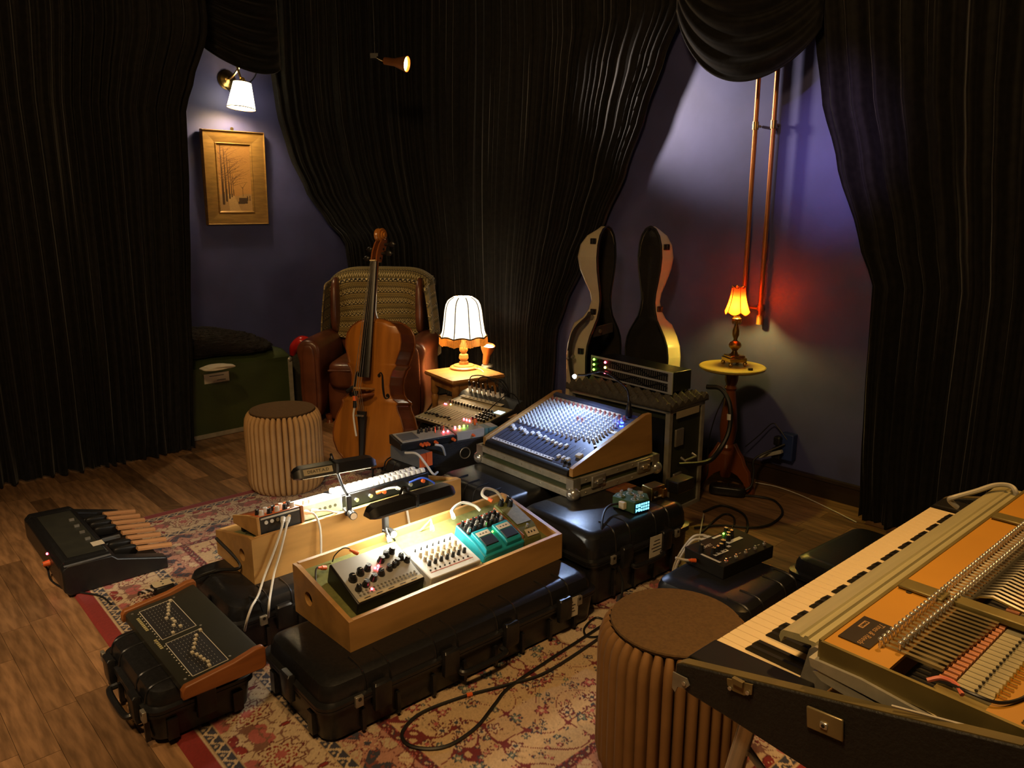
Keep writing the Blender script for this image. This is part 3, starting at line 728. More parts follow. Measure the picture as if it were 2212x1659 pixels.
# ================================================================== side table and fringed lamp
tcn = Vector((-.325, 5.12, 0)); TZ = .42
t = thing('side_table', 'small pine side table with turned legs beside the armchair', 'table', tcn, R(33))
MB().rings([rrect(.40, .40, .012, 3, TZ - .026), rrect(.412, .412, .014, 3, TZ - .014), rrect(.40, .40, .012, 3, TZ)]).build('top', M_PINE, t)
for s in (-1, 1):
    bx('apron', (0, s * .155, TZ - .06), (.30, .016, .065), M_PINE, t); bx('apron', (s * .155, 0, TZ - .06), (.016, .30, .065), M_PINE, t)
    for r in (-1, 1):
        MB().lathe([(.018, 0), (.016, .03), (.024, .06), (.016, .09), (.02, .2), (.026, .24), (.016, .26), (.026, .28), (.026, TZ - .026)], 14, (s * .15, r * .15, 0)).build('leg', M_PINE, t)
lc = P(1002, 796, TZ)
lp = thing('table_lamp', 'turned wooden table lamp with a glowing fringed cream shade', 'lamp', (lc.x, lc.y, TZ), R(10))
MB().lathe([(0, 0), (.095, 0), (.097, .012), (.09, .018), (.075, .02), (.07, .028), (.034, .032), (.032, .05), (.022, .056), (.034, .075), (.03, .1), (.018, .108), (.03, .13), (.028, .16), (.016, .185), (.012, .2), (.012, .23), (0, .23)], 28).build('base', M_PINE, lp)
M_SHADE2 = emis('glowing_cream_shade', (1.0, .90, .66), 1.9)
NP = 9
def shade_r(t): return float(np.interp(t, [0, .04, .1, .2, .35, .6, .85, 1], [.066, .086, .106, .12, .129, .137, .147, .16]))
zt, zb = .50, .225
for k in range(NP):
    def fn(u, w, k=k):
        a = 2 * PI * (k + .02 + u * .96) / NP; t_ = w
        r = shade_r(t_) * (1 - .02 * math.sin(PI * u))
        sc_ = .016 * math.sin(PI * u) * (1 if t_ > .9 else 0) * (t_ - .9) * 10
        return Vector((r * math.cos(a), r * math.sin(a), zt - (zt - zb) * t_ + sc_))
    MB().grid(fn, 8, 20).build('shade_panel', M_SHADE2, lp, ang=180)
    a = 2 * PI * k / NP
    MB().tube([(shade_r(w / 12) * 1.006 * math.cos(a), shade_r(w / 12) * 1.006 * math.sin(a), zt - (zt - zb) * w / 12) for w in range(13)], .0036, 5).build('shade_rib', M_FELTB, lp)
M_FRINGE = mat('amber_fringe', (.62, .25, .04), .8, noise=.3, scale=60, emit=(1.0, .34, .03), es=.28)
fg = MB()
for k in range(150):
    a = 2 * PI * k / 150; u = (k / 150 * NP) % 1; r = shade_r(1) * (1 + .03 * math.sin(PI * u)); z = zb + .012 * math.sin(PI * u)
    fg.cyl((r * math.cos(a), r * math.sin(a), z + .003), ((r + .003) * math.cos(a), (r + .003) * math.sin(a), z - .055 - .004 * random.random()), .0033, n=4)
fg.build('fringe', M_FRINGE, lp)['kind'] = 'stuff'
tr_ = MB().tube([(shade_r(1) * 1.02 * (1 + .03 * math.sin(PI * ((k / 90 * NP) % 1))) * math.cos(2 * PI * k / 90), shade_r(1) * 1.02 * (1 + .03 * math.sin(PI * ((k / 90 * NP) % 1))) * math.sin(2 * PI * k / 90), zb + .012 * math.sin(PI * ((k / 90 * NP) % 1))) for k in range(91)], .005, 5, sub=0).build('braid_trim', M_FELTB, lp)
MB().tube([(.06, -.05, .01), (.1, -.1, .012), (.13, -.16, -.02), (.14, -.165, -.12), (.16, -.17, -.2)], .003, 5).build('flex', M_CABW, lp)
light('table_lamp_bulb', 'POINT', (0, 0, .33), 16.0, (1.0, .80, .52), size=.04, parent=lp)
# clip spotlight standing behind it
cp = PY(1046, 752, 5.3); tz = TZ
c2 = thing('desk_spotlight', 'small copper desk spotlight aimed up behind the fringed lamp', 'spotlight', (cp.x + .02, cp.y, TZ), 0)
h = cp.z - TZ
for nm, pr, mm in (('shade', [(0, -.09), (.022, -.085), (.026, -.02), (.045, .02), (.052, .055), (.048, .055), (.02, -.01)], M_COPPER), ('bulb_face', [(0, .03), (.046, .045)], emis('pink_bulb_face', (1.0, .62, .45), 9))):
    m = MB().lathe(pr, 20, cap=False); Mq = Vector((.15, -.2, 1)).to_track_quat('Z', 'Y').to_matrix(); m.v = [tuple(Mq @ Vector(p) + Vector((0, 0, h - .03))) for p in m.v]; m.build(nm, mm, c2)
MB().tube([(0, .03, h - .07), (.02, .06, h * .5), (0, .02, .012)], .006, 6).build('stem', M_STEEL, c2)
MB().lathe([(0, 0), (.045, 0), (.04, .012), (0, .014)], 18, (0, .02, 0)).build('foot', M_STEEL, c2)
light('desk_spotlight_beam', 'SPOT', (.01, -.01, h + .0), 3.5, (1.0, .72, .5), (.3, .5, h + 1.2), .03, 90, .6, parent=c2)

# ================================================================== accordion stools
def stool(c, label, mp, Rr=.205, Hh=.445, n=38, rz=0):
    t = thing('accordion_stool', label, 'stool', c, rz, 'accordion paper stools')
    prf = [(.0, .80), (.012, .90), (.035, .97), (.07, 1.0), (.36, 1.0), (.40, .975), (.425, .92), (.437, .86)]
    rings = []
    for z, k in prf:
        rg = []
        for i in range(n):
            for f, q in ((0, 0), (.10, .70), (.22, .94), (.5, 1.02), (.78, .94), (.90, .70)):
                a = 2 * PI * (i + f) / n; rr = Rr * k * (.78 + .22 * q)
                rg.append(Vector((rr * math.cos(a), rr * math.sin(a), (z - (.04 * (1 - q) if z > .41 else 0)) / .445 * Hh)))
        rings.append(rg)
    MB().rings(rings, cap=False).build('pleated_body', mp, t, ang=70)
    MB().lathe([(0, .40), (Rr * .7, .40), (Rr * .7, .436), (0, .436)], 30).build('inner_core', M_KRAFTD, t)
    MB().lathe([(0, Hh - .012), (Rr * .83, Hh - .012), (Rr * .845, Hh - .004), (Rr * .835, Hh), (0, Hh + .001)], 48).build('felt_pad', M_FELTB, t)
    return t
RUGZ = .009
stool(Vector((-1.245, 4.03, RUGZ)), 'light kraft paper accordion stool near the leather armchair', M_KRAFT)
stool(Vector((.435, 1.845, RUGZ)), 'brown paper accordion stool in front of the piano keys', M_KRAFTD, rz=.04)
# ================================================================== open cello case: two shells standing like a book
CC = [(0, .10), (.006, .16), (.03, .22), (.09, .26), (.18, .272), (.30, .255), (.42, .225), (.52, .212), (.62, .216), (.69, .218), (.75, .205), (.80, .175), (.845, .135), (.89, .094), (.94, .072), (.99, .064), (1.04, .070), (1.10, .088), (1.17, .106), (1.24, .114), (1.31, .105), (1.36, .083), (1.395, .048), (1.41, .004)]
def cello_shell(nm, label, c, rz, D, strap, zs=1.0):
    t = thing(nm, label, 'instrument case', c, rz, 'halves of the open cello case')
    zz = [p[0] for p in CC]; hh = [p[1] for p in CC]
    zl = sorted(set(list(np.linspace(0, 1.41, 60)) + zz)); hl = np.interp(zl, zz, hh)
    sec = [(-1, 0), (-1, .35), (-1, .65), (-.985, .8), (-.94, .92), (-.84, 1.0), (-.4, 1.03), (.4, 1.03), (.84, 1.0), (.94, .92), (.985, .8), (1, .65), (1, .35), (1, 0)]
    def shell(k, dd):
        rg = []
        for z, h in zip(zl, hl):
            dz = D * max(.25, min(1, .42 + (h - .064) / .055 * .55))
            rg.append([Vector((x * max(h - k, .002), y * (dz - k) + dd, k + z * (1 - 2 * k / 1.41))) for x, y in sec])
        return MB().rings(rg, cap=False, closed=False)
    shell(0, 0).build('outer_shell', M_CREAM, t, ang=60)
    shell(.012, 0).build('lining', M_LINING, t, ang=60)
    rim = [(h, z) for z, h in zip(zl, hl)] + [(-h, z) for z, h in reversed(list(zip(zl, hl)))]
    MB().tube([(x * .98, -.002, max(z, .006)) for x, z in rim], .006, 5, sub=0).build('rim_gasket', M_RUB, t)
    for s in ((-1, 1) if False else (strap,)):
        for z in (.12, .33, .72, .93, 1.33) if s < 0 else (.5, .95, 1.3):
            h = float(np.interp(z, zz, hh))
            MB().box((s * (h + .006), .03, z), (.012, .035, .032)).cyl((s * (h + .012), .03, z - .012), (s * (h + .012), .03, z + .012), .008, n=8).build('latch', M_STEEL if False else M_BLACK, t, bev=.002)
    return t
cL = cello_shell('cello_case', 'left half of the open cream cello case with straps and dark lining', (.540, 4.455, 0), R(55), .145, -1)
MB().tube([(-.09, .05, .92), (-.16, .03, .90), (-.235, .05, .85), (-.275, .06, .76), (-.28, .06, .66), (-.265, .05, .55)], .012, 6).build('shoulder_strap', M_LINING, cL)
MB().tube([(-.09, .06, .885), (-.15, .07, .87), (-.22, .08, .82), (-.25, .09, .72)], .01, 6).build('shoulder_strap', M_LINING, cL)
MB().cyl((-.275, .04, .70), (-.28, .08, .68), .012).build('buckle', M_STEEL, cL)
MB().cyl((-.095, .03, .9), (-.11, .03, .9), .014).build('strap_stud', M_STEEL, cL)
MB().supq((-.255, .05, .42), (.035, .045, .26), .6, .6).build('carry_handle', M_BLACK, cL)
MB().box((.0, .012, .815), (.24, .012, .055)).build('neck_strap', M_LINING, cL)
MB().cyl((-.05, .004, .815), (-.05, -.004, .815), .012).build('strap_stud', M_STEEL, cL)
cR = cello_shell('cello_case', 'right half of the open cream cello case, lit yellow by the red lamp', (.785, 4.425, 0), R(-65), .10, 1)

def red_shade():
    m = mat('red_silk_shade', (.75, .03, .01), .8, noise=.05); nt = m.node_tree; b = nt.nodes['Principled BSDF']
    t = nt.nodes.new('ShaderNodeBsdfTranslucent'); t.inputs[0].default_value = (.72, .05, .012, 1); x = nt.nodes.new('ShaderNodeMixShader'); x.inputs[0].default_value = .75
    nt.links.new(b.outputs[0], x.inputs[1]); nt.links.new(t.outputs[0], x.inputs[2]); nt.links.new(x.outputs[0], nt.nodes['Material Output'].inputs[0])
    return m
# ================================================================== pedestal table with the red lamp
PT = Vector((1.185, 4.05, 0)); PZ = .686
pt = thing('pedestal_table', 'tall mahogany pedestal table with a round lamplit yellow top by the wall', 'table', PT, R(15))
M_TOP = mat('lamplit_tabletop', (.42, .30, .07), .4, noise=.3, scale=6)  # the lamp's yellow light is put into the tabletop colour
MB().lathe([(0, PZ - .022), (.155, PZ - .022), (.172, PZ - .014), (.175, PZ - .004), (.17, PZ), (0, PZ)], 44).build('top', M_TOP, pt)
MB().lathe([(0, .06), (.028, .06), (.036, .085), (.045, .11), (.046, .20), (.034, .215), (.042, .235), (.034, .25), (.040, .28), (.047, .34), (.042, .42), (.032, .5), (.026, .55), (.036, .565), (.026, .58), (.036, .61), (.036, .64), (.026, .655), (.05, PZ - .022)], 22).build('column', M_MAHO, pt)
for k in range(3):
    a = R(-90 + 28 + 120 * k); ca, sa = math.cos(a), math.sin(a)
    MB().prism([(.03, .10), (.03, .25), (.05, .26), (.075, .22), (.10, .19), (.115, .15), (.145, .115), (.15, .07), (.175, .03), (.18, .0), (.14, .0), (.12, .05), (.08, .085)], lambda p, q, h, ca=ca, sa=sa: Vector((p * ca - h * sa, p * sa + h * ca, q)), -.014, .014).build('leg', M_MAHO, pt, bev=.003)
rl = thing('small_table_lamp', 'small brass candlestick lamp with a glowing red shade on the pedestal table', 'lamp', (PT.x + .01, PT.y + .01, PZ), R(12))
MB().box((0, 0, .035), (.10, .10, .022)).box((0, 0, .052), (.085, .085, .012)).build('plinth', M_BRASS, rl, bev=.004)
for x in (-1, 1):
    for y in (-1, 1): MB().sph((x * .042, y * .042, .013), .013, 10, 6).build('foot', M_BRASS, rl)
MB().lathe([(0, .056), (.035, .056), (.02, .065), (.012, .08), (.03, .1), (.034, .112), (.028, .125), (.012, .135), (.010, .145), (.018, .165), (.018, .19), (.009, .22), (.009, .235), (.014, .24), (.023, .245), (.024, .255), (.018, .258), (.018, .262), (.012, .264), (.012, .28), (0, .28)], 22).build('stem', mat('dark_brass', (.30, .18, .05), .35, .9, noise=.4, scale=18), rl)
for k in range(14):
    a = 2 * PI * k / 14; MB().cyl((.022 * math.cos(a), .022 * math.sin(a), .245), (.022 * math.cos(a), .022 * math.sin(a), .226), .004, .001, 6).build('prism_drop', M_BRASS, rl)
MB().cyl((0, 0, .262), (0, 0, .29), .010, n=14).build('candle_tube', M_CREAM, rl)
M_SHADE3 = red_shade(); M_SHADE3B = emis('hot_red_shade', (1.0, .20, .03), 5)
nP = 6
for k in range(nP):
    def fn(u, w, k=k):
        a = 2 * PI * (k + u) / nP + .3; r = .036 + .032 * w ** 1.8; r *= (1 - .1 * math.sin(PI * u))
        return Vector((r * math.cos(a), r * math.sin(a), .415 - .125 * w - .016 * math.sin(PI * u) * w + .012 * (1 - math.sin(PI * u)) * (1 - w)))
    MB().grid(fn, 6, 12).build('shade_panel', M_SHADE3, rl, ang=180)
    MB().tube([fn(0, w / 8) * 1.0 for w in range(9)], .0018, 5, sub=0).tube([fn(u / 8, 1) for u in range(9)], .0026, 5, sub=0).tube([fn(u / 8, 0) for u in range(9)], .0022, 5, sub=0).build('gold_trim', M_BRASS, rl)
MB().sph((0, 0, .356), .02, 14, 10, (1, 1, 1.3)).build('bulb', emis('amber_bulb', (1.0, .55, .14), 45), rl)
light('small_lamp_bulb', 'POINT', (0, 0, .312), 8.5, (1.0, .80, .12), size=.012, parent=rl)
o = bx('matchbox', (PT.x + .06, PT.y - .12, PZ + .006), (.022, .014, .012), M_BLACK, None); tag(o, 'tiny black box on the round pedestal table top', 'box')

# ================================================================== rack case, foam and graphic equaliser
RKR = R(44); RKc = Vector((.77, 3.62, 0)); ku = Vector((math.cos(RKR), math.sin(RKR), 0)); kv = Vector((-math.sin(RKR), math.cos(RKR), 0))
RKL, RKD, RKH = .65, .30, .55
rk = thing('rack_case', 'olive flight rack case with metal edges behind the big mixing console', 'rack case', RKc + ku * RKD / 2 + kv * RKL / 2, RKR)
M_DARKOL = mat('dark_olive_laminate', (.035, .04, .018), .5, noise=.25, scale=12)
MB().box((.01, 0, RKH / 2), (RKD - .02, RKL - .01, RKH - .01)).build('body', M_DARKOL, rk)
bx('front_panel', (-RKD / 2 + .0, 0, RKH / 2 - .01), (.006, RKL - .06, RKH - .08), M_BLACK, rk)
for y in (-1, 1):
    for x in (-1, 1): bx('corner_angle', (x * (RKD / 2 - .008), y * (RKL / 2 - .008), RKH / 2), (.026, .026, RKH), M_ALU, rk)
    bx('edge_rail', (0, y * (RKL / 2 - .004), RKH - .008), (RKD, .018, .02), M_ALU, rk); bx('edge_rail', (0, y * (RKL / 2 - .004), .01), (RKD, .018, .02), M_ALU, rk)
for x in (-1, 1): bx('edge_rail', (x * (RKD / 2 - .004), 0, RKH - .008), (.018, RKL, .02), M_ALU, rk)
bx('tape_strip', (-.01, -RKL / 2 - .012, RKH - .03), (.2, .002, .035), M_TAPE, rk)
for z in (.40, .17):
    bx('butterfly_latch', (-.07, -RKL / 2 - .006, z), (.07, .012, .09), M_STEEL, rk, .004)
MB().tube([(-.05, -RKL / 2 - .01, .29), (-.05, -RKL / 2 - .035, .28), (.05, -RKL / 2 - .035, .28), (.05, -RKL / 2 - .01, .29)], .007, 6, sub=0).build('handle', M_STEEL, rk)
fo = thing('acoustic_foam', 'charcoal egg-crate foam sheet lying on the rack case', 'foam', rk.location + Vector((0, 0, RKH + .002)), RKR)
def ff(u, w):
    x, y = (u - .5) * (RKD + .04), (w - .5) * (RKL + .03)
    return Vector((x, y, .028 + .02 * math.sin(x * 2 * PI / .055) * math.cos(y * 2 * PI / .06)))
m = MB().grid(ff, 48, 88); m.box((0, 0, .004), (RKD + .04, RKL + .03, .008))
def fside(w, h, s): return None
for s in (-1, 1):
    m.grid(lambda u, w, s=s: Vector(((u - .5) * (RKD + .04), s * (RKL + .03) / 2, w * ff(u, (s + 1) / 2).z)), 48, 1)
    m.grid(lambda u, w, s=s: Vector((s * (RKD + .04) / 2, (u - .5) * (RKL + .03), w * ff((s + 1) / 2, u).z)), 88, 1)
m.build('foam_sheet', M_FOAM, fo)
EZ = RKH + .045
pL, pN = P(1275, 810, EZ), P(1450, 854, EZ); ed = (pL - pN).normalized(); EL = (pL - pN).length
er = math.atan2(ed.y, ed.x) - PI / 2
eu = Vector((math.cos(er), math.sin(er), 0))
EDp, EH = .17, .115
eq = thing('graphic_equaliser', 'silver-edged two-row graphic equaliser with coloured lights on the foam', 'equaliser', (pL + pN) / 2 + eu * EDp / 2, er)
bx('chassis', (.01, 0, EH / 2), (EDp - .02, EL - .04, EH - .012), M_BLACK, eq, .003)
bx('face_plate', (-EDp / 2 + .006, 0, EH / 2), (.008, EL, EH), M_SILV, eq, .002)
for r in (0, 1):
    zc = EH * (.28 + .46 * r)
    bx('slider_panel', (-EDp / 2 + .0015, -.055, zc), (.003, EL - .165, EH * .36), M_BLACK, eq)
    nS = 28; sm = MB().box((0, 0, 0), (.006, .006, .006)).mesh('slider', M_KNOBK)
    gm = MB().box((0, 0, 0), (.0012, .003, EH * .30)).mesh('slot', mat('slot_grey', (.16, .15, .13), .5, noise=.1))
    for k in range(nS):
        y = -EL / 2 + .03 + (EL - .2) * k / (nS - 1)
        link('slot', gm, eq, (-EDp / 2 - .0003, y, zc)); link('slider', sm, eq, (-EDp / 2 - .003, y, zc + EH * .11 * math.sin(k * .5 + r)))
bx('control_panel', (-EDp / 2 + .0015, EL / 2 - .075, EH / 2), (.003, .12, EH * .8), M_BLACK, eq)
for k in range(3):
    MB().sph((-EDp / 2 - .002, EL / 2 - .03, EH * (.82 - .25 * k)), .0065, 10, 6).build('green_light', M_LEDG, eq)
    MB().sph((-EDp / 2 - .002, EL / 2 - .12, EH * (.80 - .25 * k)), .007, 10, 6).build('warning_light', M_LEDY if k == 1 else M_LEDR, eq)
    MB().cyl((-EDp / 2, EL / 2 - .075, EH * (.82 - .25 * k)), (-EDp / 2 - .012, EL / 2 - .075, EH * (.82 - .25 * k)), .008, n=12).build('knob', M_KNOBK, eq)
o = MB().tube([RKc + Vector(q) for q in ((.25, .30, .60), (.31, .25, .60), (.345, .19, .53), (.34, .16, .40), (.28, .12, .30), (.2, .05, .27), (.05, -.02, .28))], .012, 8).build('cable', M_CABK); tag(o, 'thick black cable with a white tape ring looping off the rack case', 'cable')
MB().tube([RKc + Vector(q) for q in ((.345, .18, .485), (.345, .175, .455))], .0145, 8, sub=0).build('white_tape_ring', M_WHITE, o)

# ================================================================== flight tray with the big console
TRR = R(40); tu = Vector((math.cos(TRR), math.sin(TRR), 0)); tv = Vector((-math.sin(TRR), math.cos(TRR), 0))
TZ0 = .302; TD, TW_ = .55, .66
TN = P(1238, 1078, TZ0); TC = TN + tu * TD / 2 + tv * TW_ / 2
ty_ = thing('flight_tray', 'flight case base with olive band, metal edges and wooden wedge sides under the console', 'flight case', (TC.x, TC.y, TZ0), TRR)
bx('body', (0, 0, .045), (TD - .01, TW_ - .01, .075), M_OLIVE, ty_)
for z, h in ((.014, .030), (.072, .030)):
    for s in (-1, 1):
        bx('edge_rail', (0, s * TW_ / 2, z), (TD, .012, h), M_ALU, ty_, .002); bx('edge_rail', (s * TD / 2, 0, z), (.012, TW_ - .012, h), M_ALU, ty_, .002)
rv = MB().sph((0, 0, 0), .004, 8, 5).mesh('rivet', M_STEEL)
for k in range(5):
    for z in (.014, .072):
        link('rivet', rv, ty_, (-TD / 2 - .006, -TW_ / 2 + .08 + k * .125, z)); link('rivet', rv, ty_, (-TD / 2 + .07 + k * .1, -TW_ / 2 - .006, z))
for sx in (-1, 1):
    for sy in (-1, 1):
        MB().sph((sx * (TD / 2 - .004), sy * (TW_ / 2 - .004), .02), .031, 16, 10).build('ball_corner', M_CHROME, ty_)
        MB().box((sx * (TD / 2 - .015), sy * (TW_ / 2 + .004), .062), (.045, .006, .05)).box((sx * (TD / 2 + .004), sy * (TW_ / 2 - .015), .062), (.006, .045, .05)).build('corner_plate', M_STEEL, ty_)
for x in (-.13, .17):
    l_ = MB().box((x, -TW_ / 2 - .008, .052), (.085, .012, .055)).build('butterfly_latch', M_STEEL, ty_, bev=.004)
    MB().box((x, -TW_ / 2 - .017, .052), (.03, .008, .022)).cyl((x - .03, -TW_ / 2 - .016, .052), (x + .03, -TW_ / 2 - .016, .052), .004).build('latch_wing', M_CHROME, l_)
SB = [(-.262, .088), (.262, .088), (.245, .285), (.205, .285), (-.235, .135), (-.262, .125)]
for s in (-1, 1):
    b_ = MB().prism(SB, lambda p, q, h, s=s: Vector((p, s * (TW_ / 2 - .03) + h, q)), -.011, .011).build('wedge_side', M_PLY, ty_, bev=.002)
CS = math.atan2(.15, .44)
CW = TW_ - .09
con_o = Vector((TC.x, TC.y, TZ0)) + tu * (-.245) + Vector((0, 0, .118))
cn = thing('mixing_console', 'large navy mixing console with rows of grey knobs lit blue-white', 'mixer', con_o, rot=(0, -CS, TRR))
CD = .475
MB().prism([(0, -.035), (.0, -.004), (.008, 0), (CD, 0), (CD, -.05)], lambda p, q, h: Vector((p, h, q)), -CW / 2, CW / 2).build('chassis', M_MIXB, cn)
MB().rings([[Vector((-.012 + .022 * math.cos(t), y, -.02 + .022 * math.sin(t))) for t in [2 * PI * k / 12 for k in range(12)]] for y in (-CW / 2, CW / 2)]).build('front_bumper', M_RUB, cn)
bx('scribble_strip', (.016, .06, .0012), (.016, CW - .14, .002), M_WHITE, cn)
for k in range(22): bx('handwriting', (.016 + random.uniform(-.002, .002), -.17 + k * .0205, .0024), (.006, random.uniform(.004, .012), .0006), M_INK, cn)
for x, w in ((CD - .035, .016), (CD - .065, .014)):
    bx('label_strip', (x, .04, .0012), (w, CW - .12, .002), M_PAPER, cn)
bx('rear_block', (CD - .012, 0, .006), (.024, CW, .014), M_MIXB, cn)
kn = MB().cyl((0, 0, 0), (0, 0, .004), .0085, .008, 10).cyl((0, 0, .004), (0, 0, .02), .0062, .0052, 10).mesh('knob', M_KNOBG)
kn2 = MB().cyl((0, 0, 0), (0, 0, .004), .0085, .008, 10).cyl((0, 0, .004), (0, 0, .02), .0062, .0052, 10).mesh('knob', mat('dark_red_knob', (.45, .16, .12), .45, noise=.1))
NCH = 17
for c in range(NCH):
    y = CW / 2 - .03 - c * (CW - .085) / (NCH - 1)
    for r in range(13):
        x = .185 + r * .0195
        if c > 13 and r < 1: continue
        link('knob', kn2 if (r == 12 or (r == 7 and c in (9, 10))) else kn, cn, (x, y, 0), (0, 0, random.uniform(-1, 1)))
    bx('fader_slot', (.09, y, .0006), (.115, .0025, .001), M_BLACK, cn)
    if c < 16:
        bx('scale_print', (.09, y - .008, .0005), (.1, .0012, .0006), M_GREY, cn)
fd = MB().rings([rrect(.020, .014, .002, 2, .003), rrect(.018, .0125, .002, 2, .010), rrect(.008, .0125, .002, 2, .0105), rrect(.018, .0125, .002, 2, .013)]).mesh('fader_cap', M_WHITE)
pos = [.135, .12, .135, .13, .118, .13, .14, .125, .128, .118, .12, .112, .112, .12, .04, .04, .04]
for c in range(NCH):
    y = CW / 2 - .03 - c * (CW - .085) / (NCH - 1); link('fader_cap', fd, cn, (pos[c], y, 0))
link('fader_cap', fd, cn, (.04, -CW / 2 + .06, 0))
bx('master_fader', (.085, -CW / 2 + .03, .008), (.026, .03, .014), M_PAPER, cn, .003)
for x, y in ((.02, -CW / 2 + .03), (.018, -CW / 2 + .055), (.17, -CW / 2 + .012)): MB().cyl((x, y, 0), (x, y, .014), .008, .006, 12).build('thumb_screw', M_KNOBK, cn)
for k in range(8): MB().box((.36 + random.uniform(-.02, .03), -CW / 2 + .022 + k * .006, .003), (.006, .005, .004)).build('status_light', M_LEDB, cn)
bx('note_sticker', (.31, -CW / 2 + .03, .001), (.02, .035, .001), M_PAPER, cn)
# gooseneck lamp on the console
g0 = con_o + Matrix.Rotation(TRR, 3, 'Z') @ (Matrix.Rotation(-CS, 3, 'Y') @ Vector((CD - .03, -CW / 2 + .05, .012)))
g1 = PY(1241, 813, 3.50)
gl = thing('gooseneck_lamp', 'black gooseneck lamp with a bright white light arching over the console', 'lamp', g0)
gv = g1 - g0
MB().lathe([(0, -.004), (.016, -.004), (.016, .03), (.012, .035), (.01, .055), (.004, .07)], 14).build('socket', M_BLACK, gl)
MB().tube([(0, 0, .06), Vector((-.01, .005, .12)), gv * .22 + Vector((0, 0, .125)), gv * .5 + Vector((0, 0, .115)), gv * .8 + Vector((0, 0, .045)), gv + Vector((.015, -.005, .008))], .0042, 8).build('neck', M_BLACK, gl)
MB().sph(gv, .010, 24, 16).build('led', M_LEDW, gl)
light('gooseneck_light', 'SPOT', tuple(gv - Vector((0, 0, .014))), 10, (.46, .62, 1.0), tuple(gv + Vector((-.22, -.22, -1))), .012, 150, .6, parent=gl)
# ================================================================== oriental rug
RU0, RU1, RV0, RV1 = .575, 2.56, .78, 3.91
rs = np.random.RandomState(21)
cell = .0045
nu, nv = int((RU1 - RU0) / cell), int((RV1 - RV0) / cell)
gu, gv_ = np.meshgrid(np.linspace(0, RU1 - RU0, nu), np.linspace(0, RV1 - RV0, nv))
LU, LV = RU1 - RU0, RV1 - RV0
dU = np.minimum(gu, LU - gu); dV = np.minimum(gv_, LV - gv_); D = np.minimum(dU, dV); AL = np.where(dU < dV, gv_, gu)
cream = np.array([.52, .39, .25]); red = np.array([.22, .018, .014]); dred = np.array([.11, .012, .012]); navy = np.array([.035, .035, .055]); tan = np.array([.42, .29, .16]); grn = np.array([.13, .16, .12]); rose = np.array([.38, .10, .09])
C = np.zeros(gu.shape + (3,)); C[:] = cream
def band(d0, d1): return (D >= d0) & (D < d1)
C[band(0, .055)] = red
C[band(.055, .063)] = cream
def guard(d0, d1, per, bg, fg):
    b = band(d0, d1); C[b] = bg; w = d1 - d0; t = (AL / per) % 1; q = (D - d0) / w
    C[b & (np.abs(q - .5 - .28 * np.sin(2 * PI * t)) < .13)] = fg
    C[b & (((t - .25) ** 2 * (per / w) ** 2 + (q - .3) ** 2) < .02)] = fg * .8
    C[b & ((q < .07) | (q > .93))] = tan
guard(.063, .105, .048, navy, cream)
guard(.30, .345, .05, navy, cream)
def flower(u, v, r, k, c1, c2, c3, ph=0):
    i0, i1 = int((u - r * 1.4) / cell), int((u + r * 1.4) / cell) + 2; j0, j1 = int((v - r * 1.4) / cell), int((v + r * 1.4) / cell) + 2
    i0, j0 = max(i0, 0), max(j0, 0)
    su, sv = gu[j0:j1, i0:i1] - u, gv_[j0:j1, i0:i1] - v
    if su.size == 0: return
    rr = np.hypot(su, sv); th = np.arctan2(sv, su) + ph; e = r * (.75 + .25 * np.cos(k * th)); sub = C[j0:j1, i0:i1]
    sub[rr < e] = c1; sub[rr < e * .72] = c2; sub[rr < r * .28] = c3
def vine(pts, w, col):
    for (a, b) in zip(pts, pts[1:]):
        n = max(2, int(math.hypot(b[0] - a[0], b[1] - a[1]) / (cell * .7)))
        for k in range(n):
            u, v = a[0] + (b[0] - a[0]) * k / n, a[1] + (b[1] - a[1]) * k / n; i, j = int(u / cell), int(v / cell)
            if 0 <= i < nu and 0 <= j < nv:
                C[j, i] = col
                if w > 1: C[min(j + 1, nv - 1), i] = col; C[j, min(i + 1, nu - 1)] = col
# main border bands: mirrored repeats of palmettes and arabesques
def motif(m, q, s, ph):
    return np.sin(m * s + 1.7 * np.sin(q * 2.3 + ph)) + np.sin(q * 3.4 + 1.5 * np.sin(m * s * .7 + ph * 2))
def mainband(d0, d1, per, bg, c1, c2, c3, s, ph):
    b = band(d0, d1); q = (D - (d0 + d1) / 2) / ((d1 - d0) / 2); t = (AL / per) % 1; m = np.abs(t - .5) * 2; alt = ((AL / per).astype(int) % 2).astype(bool)
    a = motif(m, q, s, ph); f = motif(m * 2.6 + 1, q * 2.4, s, ph + 1)
    C[b] = bg
    C[b & (a > .75)] = c1; C[b & (a > .75) & alt] = c1 * .85
    C[b & (a < -1.0)] = c2
    C[b & (np.abs(f) < .20) & (a < .75)] = c3 * .8 + bg * .2
    C[b & (np.abs(f) < .28) & (a > .75)] = bg
    C[b & (np.abs(a - .75) < .10)] = c3
    r = np.hypot(m * per / 2, q * (d1 - d0) / 2); th = np.arctan2(q * (d1 - d0), m * per); e = (d1 - d0) * .36 * (.82 + .18 * np.cos(8 * th))
    C[b & (r < e)] = c3; C[b & (r < e * .9)] = bg; C[b & (r < e * .66)] = c1; C[b & (np.abs(r - e * .45) < .006)] = bg; C[b & (r < e * .28)] = c2
mainband(.105, .30, .235, cream, red * 1.05, rose, dred, 5.2, .6)
mainband(.345, .47, .17, rose * .55 + cream * .35, cream, navy, dred, 4.6, 1.9)
mainband(.47, .505, .07, dred, cream * .8, rose, navy, 4, .2)
def infield(u, v): return fm + .02 < u < LU - fm - .02 and fm + .02 < v < LV - fm - .02
fm = .51
field = D >= .505; C[field] = tan * 1.15
